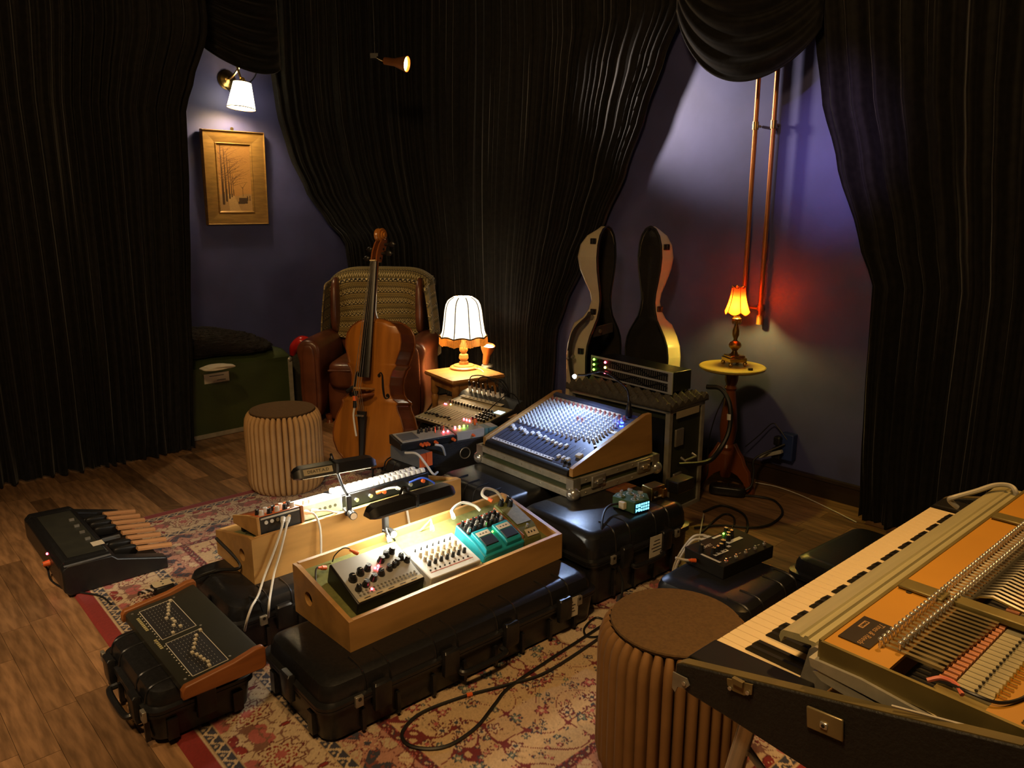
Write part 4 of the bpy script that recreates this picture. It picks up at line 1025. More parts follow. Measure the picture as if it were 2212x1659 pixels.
wu, wv = np.abs(gu - LU / 2), np.abs(gv_ - LV / 2)
f = np.sin(wu * 34 + 2.2 * np.sin(wv * 19)) + np.sin(wv * 31 + 2.0 * np.sin(wu * 23 + 1))
C[field & (np.abs(f) < .09)] = dred * 1.3
C[field & (np.abs(f - .9) < .05)] = tan * .72
for k in range(330):
    u, v = rs.uniform(fm, LU / 2), rs.uniform(fm, LV / 2); r = rs.uniform(.007, .014) if k % 3 else rs.uniform(.016, .03)
    pal = [(dred, tan, rose), (navy, grn, cream), (dred, rose, cream), (navy, tan, dred), (dred, cream, navy)][rs.randint(5)]; kk = rs.randint(4, 8); ph = rs.rand() * 6
    for uu in (u, LU - u):
        for vv in (v, LV - v):
            if infield(uu, vv): flower(uu, vv, r, kk, *pal, ph=ph)
# pale cartouche by the far side of the field
for cu, cv, r in ((1.36, .93, .13), (.62, 2.2, .13)):
    rr = np.hypot(gu - cu, (gv_ - cv) * .85); th = np.arctan2(gv_ - cv, gu - cu); e = r * (1 + .14 * np.cos(4 * th))
    C[rr < e + .016] = dred; C[rr < e + .008] = tan; C[rr < e] = cream * 1.1
    for k in range(9):
        a = k * .7; flower(cu + .055 * math.cos(a) * (k % 3), cv + .055 * math.sin(a) * (k % 3), .018, 5, dred if k % 2 else navy, rose, cream, ph=a)
C *= (.86 + .22 * RS.rand(*gu.shape))[..., None]
Z = RUGZ + .0006 * RS.rand(*gu.shape)
wx = UU.x * (gu + RU0) + VV.x * (gv_ + RV0); wy = UU.y * (gu + RU0) + VV.y * (gv_ + RV0)
edge = (dU < .006) | (dV < .006); Z[edge] = .0015
rug = colgrid('rug', wx, wy, Z, C, vmat('woven_rug', .95, .25)); tag(rug, 'red and cream oriental rug under the equipment', 'rug')

# ================================================================== hard equipment cases
LATCH = None
def peli(label, c, rz, L, Wd, H, z=RUGZ, nl=2, sticker=None, metal=True, ends=True, split=.62):
    t = thing('equipment_case', label, 'case', (c[0], c[1], z), rz, 'black hard equipment cases')
    hs = H * split; r = .045
    MB().rings([rrect(L - .07, Wd - .07, r, 5, 0), rrect(L - .035, Wd - .035, r, 5, .012), rrect(L - .02, Wd - .02, r, 5, hs * .75), rrect(L - .02, Wd - .02, r, 5, hs - .012), rrect(L, Wd, r, 5, hs - .010), rrect(L, Wd, r, 5, hs - .002)]).build('base_shell', M_PELI, t)
    lh = H - hs
    lid = MB().rings([rrect(L, Wd, r, 5, hs), rrect(L, Wd, r, 5, hs + .01), rrect(L - .03, Wd - .03, r, 5, hs + .014), rrect(L - .034, Wd - .034, r, 5, hs + lh * .55), rrect(L - .05, Wd - .05, r, 5, hs + lh * .82), rrect(L - .08, Wd - .08, r, 5, hs + lh * .96), rrect(L - .11, Wd - .11, r * .8, 5, H)]).build('lid', M_PELI, t, ang=30)
    xs = [(-L / 2 + .19) + k * ((L - .38) / max(1, nl - 1)) for k in range(nl)] if L > .5 else [-L * .27, L * .27]
    for x in xs:
        for dx in (-.042, .042):
            MB().tube([(x + dx, -Wd / 2 + .014, hs + .014), (x + dx, -Wd / 2 + .018, hs + lh * .55), (x + dx, -Wd / 2 + .028, hs + lh * .84), (x + dx, -Wd / 2 + .055, H - .002), (x + dx, -Wd / 2 + .11, H + .001)], .004, 5, sub=4).build('lid_rib', M_PELI, t)
        l_ = MB().rings([rrect(.058, .018, .004, 2, -.05), rrect(.058, .024, .004, 2, -.03), rrect(.058, .026, .004, 2, .03), rrect(.05, .016, .004, 2, .036)]).build('latch', M_PELI, t)
        l_.location = (x, -Wd / 2 - .004, hs)
    for s in (-1, 1):
        if metal:
            xm = (xs[0] - .075) if s < 0 else (xs[-1] + .075)
            mp_ = MB().box((xm, -Wd / 2 - .003, hs), (.026, .012, .034)).build('padlock_plate', M_STEEL, t, bev=.002)
            MB().cyl((xm, -Wd / 2 - .0095, hs + .008), (xm, -Wd / 2 - .0085, hs + .008), .006, n=10).build('padlock_hole', M_INK, mp_)
    if ends:
        MB().tube([(-.09, -Wd / 2 + .004, hs - .05), (-.085, -Wd / 2 - .022, hs - .055), (0, -Wd / 2 - .026, hs - .058), (.085, -Wd / 2 - .022, hs - .055), (.09, -Wd / 2 + .004, hs - .05)], .010, 8).build('carry_handle', M_PELI, t)
        for s in (-1, 1):
            l_ = MB().rings([rrect(.018, .058, .004, 2, -.05), rrect(.026, .058, .004, 2, .03), rrect(.016, .05, .004, 2, .036)]).build('latch', M_PELI, t); l_.location = (s * (L / 2 + .003), 0, hs)
            for k_ in (-.3, .3): bx('side_rib', (s * (L / 2 - .008), Wd * k_, hs * .45), (.016, .03, hs * .6), M_PELI, t)
    for x in xs:
        for dx in (-.06, .06): MB().box((x + dx, -Wd / 2 + .006, hs * .42), (.012, .014, hs * .6)).build('front_rib', M_PELI, t)
    if sticker:
        sx, sw, sh, sz = sticker
        s_ = MB().box((sx, -Wd / 2 - .006, sz), (sw, .0015, sh), Euler((0, R(2), 0)).to_matrix()).build('paper_label', M_PAPER, t)
        for k in range(4): bx('print', (sx + random.uniform(-.004, .004), -Wd / 2 - .0072, sz + sh * (.26 - .16 * k)), (sw * random.uniform(.4, .7), .0006, .003), M_INK, s_)
    return t
Aa = R(40.5); au, av = Vector((math.cos(Aa), math.sin(Aa), 0)), Vector((-math.sin(Aa), math.cos(Aa), 0))
AH = .2; An = P(700, 1497, AH)
cA = An + au * .555 + av * .215
peli('long black hard case in front, carrying the pedalboard with the teal pedal', cA, Aa, 1.13, .43, AH - RUGZ, nl=4, sticker=(.40, .085, .075, .105))
Bn = Vector((-.945, 2.33, 0)); peli('long black hard case under the rear wooden pedalboard', Bn + UU * .47 + VV * .225, UA, .94, .45, .2 - RUGZ, nl=3)
peli('small black hard case under the slider controller with teak cheeks', UVp(.665, 2.315), UA - PI / 2, .46, .32, .18 - RUGZ)
Dn = P(1292, 1168, .3); peli('deep black hard case under the console, with a paper label', Dn + UU * .30 + VV * .235, UA - R(2), .62, .47, .3 - RUGZ, sticker=(.06, .085, .09, .165))
En = P(1088, 1088, .3); peli('black hard case under the left corner of the console tray', En + UU * .2 + VV * .26, UA - PI / 2, .53, .40, .3 - RUGZ, metal=False)
Fn = P(1612, 1330, .22); peli('black hard case on the floor carrying the black labelled pedal', Fn + UU * .21 + VV * .2, R(44), .44, .40, .22 - .001, z=.001)
Gn = P(1748, 1222, .2); peli('black hard case on the wooden floor behind the piano keys', Gn + UU * .28 - VV * .075, UA - R(4), .52, .34, .199, z=.001, metal=False)
Hn = P(1013, 943, .25); SMR = R(46)
su_, sv_ = Vector((math.cos(SMR), math.sin(SMR), 0)), Vector((-math.sin(SMR), math.cos(SMR), 0))
peli('black hard case under the small beige mixer', Hn + su_ * .25 + sv_ * .25, SMR - PI / 2, .54, .50, .245 - .001, z=.001, metal=False)

# ================================================================== wooden pedalboards
BL, BW, BF, BB = .94, .34, .10, .172
FS = math.atan2(.088, .31)
def felt_z(y): return .058 + (y + .155) / .31 * .088
def panel_hole(poly, c, r, f, h0, h1):
    angs = sorted([math.atan2(q - c[1], p - c[0]) % (2 * PI) for p, q in poly] + [2 * PI * k / 24 + .01 for k in range(24)])
    inn, out = [], []
    n = len(poly)
    for a in angs:
        d = (math.cos(a), math.sin(a)); best = 9
        for i in range(n):
            (x0, y0), (x1, y1) = poly[i], poly[(i + 1) % n]; ex, ey = x1 - x0, y1 - y0; den = d[0] * ey - d[1] * ex
            if abs(den) < 1e-9: continue
            tt = ((x0 - c[0]) * ey - (y0 - c[1]) * ex) / den; ss = ((x0 - c[0]) * d[1] - (y0 - c[1]) * d[0]) / den
            if tt > 0 and -1e-6 <= ss <= 1 + 1e-6: best = min(best, tt)
        out.append((c[0] + best * d[0], c[1] + best * d[1])); inn.append((c[0] + r * d[0], c[1] + r * d[1]))
    m = MB(); n = len(angs)
    m.add([f(p, q, h) for h in (h0, h1) for ring in (out, inn) for p, q in ring], [])
    fs = []
    for i in range(n):
        j = (i + 1) % n
        fs += [(i, n + i, n + j, j), (2 * n + i, 2 * n + j, 3 * n + j, 3 * n + i), (i, j, 2 * n + j, 2 * n + i), (n + i, 3 * n + i, 3 * n + j, n + j)]
    m.f += fs
    return m
def board(label, c, rz, z, up=0):
    t = thing('pedalboard_box', label, 'pedalboard', (c[0], c[1], z), rz, 'plywood pedalboard boxes')
    th = .016
    prof = [(-BW / 2, 0), (BW / 2, 0), (BW / 2, BB), (BW / 2 - .03, BB), (-BW / 2, BF)]
    for s in (-1, 1):
        panel_hole(prof, (.075, .082), .024, lambda p, q, h, s=s: Vector((s * (BL / 2 - th / 2) + h, p, q)), -th / 2, th / 2).build('side_panel', M_PLY, t)
    bx('front_panel', (0, -BW / 2 + th / 2, BF / 2), (BL - 2 * th, th, BF), M_PLY, t)
    bx('back_panel', (0, BW / 2 - th / 2, BB / 2), (BL - 2 * th, th, BB), M_PLY, t)
    bx('front_lip', (0, -BW / 2 + th / 2 , BF + .001), (BL - 2 * th, th, .002), M_PLYE, t); bx('back_lip', (0, BW / 2 - th / 2, BB + .001), (BL - 2 * th, th, .002), M_PLYE, t)
    MB().add([(x, y, felt_z(y) + up - d) for d in (.012, 0) for x, y in ((-BL / 2 + th, -BW / 2 + th), (BL / 2 - th, -BW / 2 + th), (BL / 2 - th, BW / 2 - th), (-BL / 2 + th, BW / 2 - th))], [(3, 2, 1, 0), (4, 5, 6, 7), (0, 1, 5, 4), (1, 2, 6, 5), (2, 3, 7, 6), (3, 0, 4, 7)]).build('felt_deck', M_FELT, t)
    bx('floor_board', (0, 0, .006), (BL - 2 * th, BW - 2 * th, .012), M_PLY, t)
    for x in (-.02, .25): bx('divider', (x, -BW / 2 + .02, BF - .03), (.03, .01, .03), M_PLY, t)
    return t
FBR = R(43.5); fu, fv = Vector((math.cos(FBR), math.sin(FBR), 0)), Vector((-math.sin(FBR), math.cos(FBR), 0))
FBN = Vector((-.49, 2.09, 0)); FBC = FBN + fu * .47 + fv * .17
board('plywood pedalboard box in front, holding the white mixer and the teal pedal', FBC, FBR, .2005)
RBN = Vector((-.92, 2.52, 0)); RBR = UA + PI; RBC = RBN + UU * .47 + VV * .17
board('plywood pedalboard box behind, turned away, holding the wooden synthesizer', RBC, RBR, .2005, .02)
def on_front(x, y, lift=.0005):       # board coordinates measured from the near front corner
    return FBN + fu * x + fv * y + Vector((0, 0, .2005 + felt_z(y - .17) + lift))
def on_rear(x, y, lift=.0005):
    return RBN + UU * x + VV * y + Vector((0, 0, .2005 + .02 + felt_z(.17 - y) + lift))
KN = {}
def knob(parent, x, y, z, r=.008, h=.014, m=M_KNOBK, pointer=True, rot=0):
    key = (round(r, 4), round(h, 4), m.name)
    if key not in KN: KN[key] = MB().cyl((0, 0, 0), (0, 0, h * .3), r * 1.15, r * 1.1, 14).cyl((0, 0, h * .3), (0, 0, h), r, r * .85, 14).mesh('knob', m)
    o = link('knob', KN[key], parent, (x, y, z), (0, 0, rot))
    if pointer:
        k2 = ('p', round(r, 4), round(h, 4))
        if k2 not in KN: KN[k2] = MB().box((0, r * .5, h + .0004), (r * .22, r * .9, .0008)).mesh('pointer', M_WHITE)
        link('pointer', KN[k2], o)
    return o
JM = MB().cyl((0, 0, 0), (0, 0, .018), .008, .0075, 12).cyl((0, 0, .018), (0, 0, .034), .006, .004, 10).mesh('jack_plug', M_ORG)
JW = MB().cyl((0, 0, 0), (0, 0, .02), .009, .008, 12).cyl((0, 0, .02), (0, 0, .036), .006, .004, 10).mesh('jack_plug', M_WHITE)
def cable(pts, label, m=M_CABW, r=.0032, plugs=None, sub=8):
    o = MB().tube(pts, r, 6, sub).build('cable', m); tag(o, label, 'cable')
    for k, jm in (plugs or []):
        a, b = (Vector(pts[0]), Vector(pts[1])) if k == 0 else (Vector(pts[-1]), Vector(pts[-2]))
        q = (b - a).to_track_quat('Z', 'Y').to_euler(); link('jack_plug', jm, o, a, q)
    return o

# --- front board: black semi-modular synth with silver panel
p0 = on_front(.195, .15); sy = thing('desktop_synth', 'black desktop synthesizer with silver panel and rows of fat black knobs', 'synthesizer', p0, rot=(FS, 0, FBR))
SL, SW_, SH_ = .26, .18, .06
MB().prism([(-SW_ / 2, 0), (SW_ / 2, 0), (SW_ / 2, SH_ + .012), (-SW_ / 2, SH_ - .016)], lambda p, q, h: Vector((h, p, q)), -SL / 2, SL / 2).build('body', M_BLACK, sy, bev=.004)
ps = math.atan2(.028, SW_); Mp = Euler((ps, 0, 0)).to_matrix()
def pz_(y): return SH_ - .016 + (y + SW_ / 2) * .028 / SW_
MB().box((0, 0, pz_(0) + .0012), (SL - .012, SW_ - .006, .0025), Mp).build('panel', M_SILV, sy)
MB().box((0, -SW_ / 2 + .009, pz_(-SW_ / 2 + .009) + .003), (SL - .012, .014, .003), Mp).build('front_strip', M_CREAM, sy)
for x, y, r in ((-.095, -.0, .013), (-.1, -.042, .010), (-.06, .012, .012), (-.07, -.036, .011), (-.03, .018, .011), (-.035, -.026, .011), (.03, .03, .011), (.002, -.018, .011), (.06, .042, .011), (.038, -.012, .010), (.085, .05, .012), (.072, .0, .010), (.058, -.006, .009), (.1, .012, .010), (.112, -.006, .010)):
    knob(sy, x, y, pz_(y) + .0022, r, .022, M_KNOBK, True, random.uniform(-2, 2)).rotation_euler.x = ps
jm = MB().cyl((0, 0, 0), (0, 0, .003), .0042, n=10).cyl((0, 0, .0031), (0, 0, .0033), .002, n=8).mesh('patch_socket', M_CHROME)
for r in range(2):
    for k in range(16): link('patch_socket', jm, sy, (-SL / 2 + .022 + k * .0145, -SW_ / 2 + .024 + r * .011, pz_(-SW_ / 2 + .024 + r * .011) + .002), (ps, 0, 0))
for x, y in ((-.06, -.058), (-.003, .012), (.012, .016), (.005, .004)): MB().sph((x, y, pz_(y) + .004), .0045, 8, 6).build('red_light', M_LEDR, sy)
for k in range(5): bx('print', (-.09 + k * .045, -SW_ / 2 + .0088, pz_(-SW_ / 2 + .009) + .0048), (.022, .003, .0005), M_INK, sy)

# --- white mixer
p0 = on_front(.445, .125); wm = thing('compact_mixer', 'compact white mixer with rows of small black-topped knobs on green felt', 'mixer', p0, rot=(FS, 0, FBR - R(2)))
WL, WW, WH = .215, .175, .05
MB().rings([rrect(WL, WW, .004, 3, 0), rrect(WL, WW, .004, 3, WH - .002), rrect(WL - .004, WW - .004, .004, 3, WH)]).build('body', M_WHITE, wm)
M_KN2 = mat('white_tan_knob', (.62, .52, .36), .4, noise=.1)
for r in range(4):
    for c in range(7):
        x, y = -.075 + c * .025 + r * .001, .052 - r * .026
        if r == 0 and c < 7: knob(wm, x, y + .004, WH, .003, .012, M_KNOBK, False)
        else: knob(wm, x, y, WH, .0062, .019, M_KN2 if r < 3 else M_KNOBK, True, random.uniform(-1, 1))
for c in range(9): MB().cyl((-.085 + c * .02, -.052, WH), (-.085 + c * .02, -.052, WH + .004), .003, n=8).build('button', M_KNOBK, wm)
bx('red_line', (0, -.062, WH + .0004), (.18, .0016, .0008), M_RED, wm)
MB().cyl((-WL / 2 + .02, -WW / 2 - .0005, .02), (-WL / 2 + .02, -WW / 2 + .001, .02), .005, n=12).build('socket', M_INK, wm)

# --- teal twin pedal
p0 = on_front(.69, .145); tp = thing('twin_effects_pedal', 'teal double effects pedal with two black foot pads and tape labels', 'pedal', p0, rot=(FS, 0, FBR))
MB().prism([(-.09, 0), (.085, 0), (.085, .055), (-.02, .05), (-.09, .03)], lambda p, q, h: Vector((h, p, q)), -.10, .10).build('base', M_TEAL, tp, bev=.004)
for s in (-1, 1):
    x = s * .05
    b_ = MB().prism([(-.082, .03), (.012, .05), (.012, .068), (-.06, .058), (-.082, .05)], lambda p, q, h, x=x: Vector((x + h, p, q)), -.038, .038).build('treadle', M_TEAL, tp, bev=.003)
    MB().box((x, -.048, .061), (.06, .042, .006), Euler((R(9), 0, 0)).to_matrix()).build('foot_pad', M_RUB, b_, bev=.002)
    MB().box((x, -.012, .0668), (.058, .022, .002), Euler((R(8), 0, 0)).to_matrix()).build('tape_label', M_PAPER, b_)
    for k in range(3): MB().box((x - .015 + k * .014, -.012, .0682), (.006, .004, .0005), Euler((R(8), 0, 0)).to_matrix()).build('handwriting', M_INK, b_)
bx('control_panel', (0, .05, .055), (.19, .06, .003), M_BLACK, tp)
for r in range(3):
    for c in range(7): knob(tp, -.08 + c * .0265, .032 + r * .02, .0565, .007, .017, M_KNOBK if (r + c) % 3 else M_CHROME, True, random.uniform(-2, 2))
MB().sph((.0, -.01, .056), .004, 8, 6).build('green_light', M_LEDG, tp)
bx('red_trim', (0, .084, .058), (.19, .003, .004), M_RED, tp)

# --- olive wah-style pedal
p0 = on_front(.845, .16); gp = thing('fuzz_pedal', 'olive green wedge pedal with black knobs and a tape label', 'pedal', p0, rot=(FS, 0, FBR - R(4)))
M_OLP = mat('olive_pedal_enamel', (.13, .14, .045), .45, noise=.2, scale=40); M_SAL = mat('salmon_side', (.50, .20, .10), .5, noise=.15)
MB().prism([(-.11, 0), (.10, 0), (.10, .06), (-.05, .052), (-.10, .028)], lambda p, q, h: Vector((h, p, q)), -.042, .042).build('body', M_OLP, gp, bev=.004)
bx('side_plate', (-.044, .0, .027), (.003, .19, .045), M_SAL, gp)
MB().box((.0, .01, .0585), (.07, .1, .002), Euler((R(2.5), 0, 0)).to_matrix()).build('printed_panel', mat('olive_grey_print', (.20, .20, .11), .5, noise=.3, scale=90), gp)
for x, y in ((-.02, .085), (.01, .065), (.02, .09)): knob(gp, x, y, .06, .010, .026, M_KNOBK)
MB().box((.005, -.083, .041), (.055, .03, .002), Euler((R(25), 0, 0)).to_matrix()).build('tape_label', M_PAPER, gp)
for k in range(3): MB().box((-.01 + k * .014, -.083, .0425), (.006, .008, .0005), Euler((R(25), 0, 0)).to_matrix()).build('handwriting', M_INK, gp)
MB().cyl((0, -.058, .048), (0, -.058, .062), .006, .005, 10).build('toggle', M_CHROME, gp)
# cables of the front board
cable([on_front(.085, .275, .02), on_front(.05, .27, .035), on_front(.03, .245, .02), on_front(.02, .22, .004)], 'short black lead with an orange plug at the left end of the front pedalboard', M_CABK, .003, [(0, JM)])
cable([on_front(.2, .255, .045), on_front(.17, .29, .055), on_front(.14, .305, .03), on_front(.13, .31, .004)], 'thin black lead with an orange plug behind the silver-panel synthesizer', M_CABK, .0022, [(0, JM)])
cable([on_front(.325, .25, .05), on_front(.335, .285, .075), on_front(.36, .305, .05), on_front(.38, .3, .008)], 'black lead with a white plug rising behind the white mixer corner', M_CABK, .0035, [(0, JW)])
cable([on_front(.50, .235, .05), on_front(.52, .27, .065), on_front(.53, .3, .035), on_front(.5, .31, .005)], 'grey lead with a white plug behind the white mixer', M_CABW, .003, [(0, JW)])
cable([on_front(.62, .26, .05), on_front(.64, .295, .055), on_front(.70, .31, .06), on_front(.75, .295, .045), on_front(.765, .275, .03)], 'white patch lead arching behind the teal pedal', M_CABW, .006, [(0, JW)])
cable([on_front(.82, .265, .06), on_front(.80, .30, .07), on_front(.83, .318, .08), on_front(.88, .31, .06), on_front(.90, .29, .03)], 'thick white patch lead with an orange plug arching over the olive pedal', M_CABW, .006, [(0, JM)])
cable([on_front(.46, .03, .008), on_front(.52, .02, .018), on_front(.57, .03, .014), on_front(.60, .05, .006)], 'twisted pale cord lying along the front of the pedalboard', M_CABW, .004)

# --- rear board: wooden synth, white box, black keyed unit
RT = R(4)
def rear_dev(x, yn, hy):
    p = on_rear(x, yn, 0); return p + VV * hy * math.cos(RT) - Vector((0, 0, hy * math.sin(RT) - .001))
p0 = rear_dev(.125, .02, .11); ws = thing('wooden_synth', 'wood-sided synthesizer with orange and black knobs on the rear pedalboard', 'synthesizer', p0, rot=(RT, 0, RBR))
M_SYO = mat('orange_panel', (.62, .16, .05), .45, noise=.1)
prof = [(-.115, 0), (.11, 0), (.11, .072), (.02, .06), (-.115, .03)]
for s in (-1, 1): MB().prism(prof, lambda p, q, h, s=s: Vector((s * .085 + h, p, q)), -.006, .006).build('wood_cheek', M_TEAK if s < 0 else M_PLY, ws, bev=.002)
MB().prism([(-.108, .003), (.105, .003), (.105, .068), (.02, .056), (-.108, .026)], lambda p, q, h: Vector((h, p, q)), -.079, .079).build('body', M_BLACK, ws)
MB().add([(x, y, z) for x in (-.078, .078) for y, z in ((.104, .0692), (.02, .0572), (-.107, .0272))], [(0, 1, 4, 3), (1, 2, 5, 4)]).build('panel', M_SYO, ws, solid=.002)
for r in range(2):
    for c in range(5): knob(ws, -.06 + c * .03, .085 - r * .035, .067 - r * .005, .009, .02, M_KNOBK if (c + r) % 2 else M_WHITE, True, random.uniform(-2, 2))
for k in range(5): MB().cyl((.055 - k * .022, .1055, .045), (.055 - k * .022, .109, .045), .007, n=12).build('rear_socket', M_CHROME if k > 1 else M_WHITE, ws)
for x, y in ((.05, .06), (-.05, .045), (0, .07)): knob(ws, x, y, .064, .007, .016, M_ORG, False)
bx('rear_strip', (0, .108, .062), (.15, .003, .006), M_SILV, ws)
p0 = rear_dev(.325, .075, .075); wb = thing('drum_machine', 'white tabletop drum machine overexposed by the reading lamp', 'drum machine', p0, rot=(RT, 0, RBR))
MB().prism([(-.075, 0), (.075, 0), (.075, .062), (-.075, .04)], lambda p, q, h: Vector((h, p, q)), -.083, .083).build('body', M_WHITE, wb, bev=.004)
for k in range(6): MB().cyl((.06 - k * .022, .0752, .03), (.06 - k * .022, .0765, .03), .0065, n=12).build('rear_socket', mat('dull_socket', (.12, .11, .08), .5, noise=.1), wb)
MB().box((.01, .02, .062), (.09, .03, .012), Euler((R(8), 0, 0)).to_matrix()).build('raised_display', M_WHITE, wb, bev=.003)
for x, y in ((-.07, .06), (-.06, .05), (.05, .06), (.07, .055), (.03, .05)): knob(wb, x, y, .06, .006, .016, M_WHITE, False)
p0 = rear_dev(.62, .08, .08); bk = thing('step_sequencer', 'long black sequencer with a row of white keycaps on the rear pedalboard', 'sequencer', p0, rot=(RT, 0, RBR))
MB().prism([(-.08, 0), (.08, 0), (.08, .058), (-.08, .038)], lambda p, q, h: Vector((h, p, q)), -.21, .21).build('body', M_BLACK, bk, bev=.004)
MB().box((0, 0, .0495), (.41, .15, .003), Euler((R(7.1), 0, 0)).to_matrix()).build('panel', M_BLACK, bk)
kc = MB().rings([rrect(.022, .03, .004, 2, 0), rrect(.021, .028, .004, 2, .012), rrect(.017, .022, .004, 2, .018)]).mesh('keycap', M_WHITE)
for k in range(16): link('keycap', kc, bk, (.195 - k * .026, .052, .0563), (R(7.1), 0, 0))
for k in range(16): link('keycap', kc, bk, (.195 - k * .026, -.02, .0473), (R(7.1), 0, 0))
for k, mm in enumerate((M_CHROME, M_CHROME, M_ORG, M_WHITE, M_CHROME, M_ORG)): MB().cyl((.15 - k * .065, .081, .028), (.15 - k * .065, .092, .028), .008, n=12).build('rear_socket', mm, bk)
for dv, w in ((ws, .07), (wb, .07), (bk, .19)):
    for s in (-1, 1): bx('rubber_foot', (s * w, -.06, -.012), (.02, .02, .024), M_RUB, dv)
# cables of the rear board
E_ = lambda x, y, l: on_rear(x, y, l)
cable([E_(.13, .015, .05), PV(609, 1138, 2.475), PV(592, 1190, 2.468), PV(572, 1242, 2.462), P(558, 1285, .207), PV(543, 1312, 2.322), PV(531, 1350, 2.31), P(527, 1375, .02)], 'white lead hanging from the wooden synthesizer down to the floor', M_CABW, .0042, [(0, JW)])
cable([E_(.15, .015, .045), PV(617, 1145, 2.475), PV(606, 1190, 2.468), PV(593, 1235, 2.462), P(586, 1272, .207), PV(582, 1298, 2.322), PV(580, 1325, 2.31), P(579, 1348, .02)], 'second white lead from the wooden synthesizer, looping over the case edge', M_CABW, .0042, [(0, JW)])
cable([E_(.24, .06, .04), E_(.25, .01, .03), E_(.255, -.02, -.02), E_(.25, -.03, -.10), Vector((-.72, 2.66, .21))], 'white lead hanging before the rear pedalboard face', M_CABW, .0042, [(0, JW)])
cable([E_(.27, .065, .035), E_(.30, .02, .03), E_(.34, .012, .012), E_(.37, .03, .004)], 'pair of white leads lying on the rear felt deck', M_CABW, .004, [(0, JW)])
cable([E_(.56, .07, .035), E_(.6, .03, .045), E_(.63, -.005, .03), E_(.64, -.02, -.04), E_(.65, -.03, -.14)], 'white lead with an orange plug from the black sequencer', M_CABW, .005, [(0, JM)])
cable([E_(.72, .07, .04), E_(.76, .03, .05), E_(.80, .01, .02), E_(.82, .03, .004)], 'blue plugged lead behind the black sequencer', M_BLUE, .004)
cable([Vector((-1.13, 2.73, .285)), P(520, 1222, .235), P(470, 1232, .21), P(420, 1250, .205), P(400, 1268, .1), P(380, 1280, .03)], 'black mains lead coming out of the rear pedalboard cable hole', M_CABK, .006)
cable([P(538, 1288, .205), P(560, 1300, .2), P(572, 1330, .12), P(582, 1350, .03)], 'thin black lead draped over the rear hard case', M_CABK, .004)

# --- clip-on reading lamps
def music_lamp(label, e0, e1, base, tip_dir, power, name_tape, col=(1.0, .90, .68)):
    e0, e1 = Vector(e0), Vector(e1); c = (e0 + e1) / 2; L = (e1 - e0).length; rz = math.atan2(e1.y - e0.y, e1.x - e0.x)
    tilt = (e1.z - e0.z) / L
    t = thing('clip_reading_lamp', label, 'lamp', c, rz, 'black clip-on reading lamps')
    k = tip_dir
    prof = [(-.038, -.018), (-.040, -.010), (-.022, .020), (.022, .020), (.040, -.010), (.038, -.018)]
    rings = []
    for x, s in ((-L / 2, .55), (-L / 2 + .012, .85), (-L / 2 + .03, 1), (L / 2 - .03, 1), (L / 2 - .012, .85), (L / 2, .55)):
        rings.append([Vector((x, p * s, (q + .018) * s - .018)) for p, q in prof])
    MB().rings(rings).build('shade', M_BLACK, t, ang=30)
    bx('chrome_edge', (0, -.039, -.016), (L - .06, .003, .003), M_CHROME, t)
    bx('centre_band', (0, 0, .004), (.016, .083, .046), M_BLACK, t, .004)
    bx('light_tube', (0, 0, -.0195), (L - .07, .045, .003), M_TUBE, t)
    if name_tape:
        Mt = Euler((R(59), 0, 0)).to_matrix()
        o = MB().box((-L * .22, -.0318, .006), (L * .34, .024, .0012), Mt).build('tape_label', M_TAPE, t)
        text('DEATT.A.D', .017, M_INK, o, (-L * .22, -.0326, .0064), (R(59), 0, 0), 'handwriting')
    b = Vector(base) - c; b.rotate(Euler((0, 0, -rz)))
    MB().tube([(0, .02, .02), Vector((0, .03, .035)), Vector((b.x * .25, .035, .03)), b * .55 + Vector((0, .0, .02)), b + Vector((0, 0, .05)), b + Vector((0, 0, .01))], .0055, 8).build('neck', M_BLACK, t)
    MB().box(b + Vector((0, 0, .02)), (.02, .022, .075)).build('clamp_post', M_BLACK, t, bev=.004)
    MB().box(b + Vector((0, k * .018, -.012)), (.03, .045, .022)).build('clamp_jaw', M_BLACK, t, bev=.004)
    MB().cyl(b + Vector((0, -.02, -.008)), b + Vector((0, -.05, -.008)), .016, n=18).build('clamp_screw', M_BLACK, t)
    MB().cyl(b + Vector((0, -.05, -.008)), b + Vector((0, -.053, -.008)), .013, n=18).build('screw_cap', M_CHROME, t)
    light('reading_lamp_light', 'AREA', (0, 0, -.024), power, col, (0, .0, -1), L - .08, parent=t, size_y=.04)
    return t
b1_ = RBN + UU * .385 + VV * (-.012) + Vector((0, 0, .385))
music_lamp('black clip reading lamp with a handwritten tape over the white drum machine', P(630, 1024, .53), P(809, 993, .53), b1_, 1, 4.6, True, (1.0, .93, .76))
b2_ = FBN + fu * .372 + fv * .345 + Vector((0, 0, .385))
music_lamp('plain black clip reading lamp over the front pedalboard', P(792, 1108, .50), P(976, 1052, .50), b2_, -1, 3.6, False, (1.0, .93, .72))
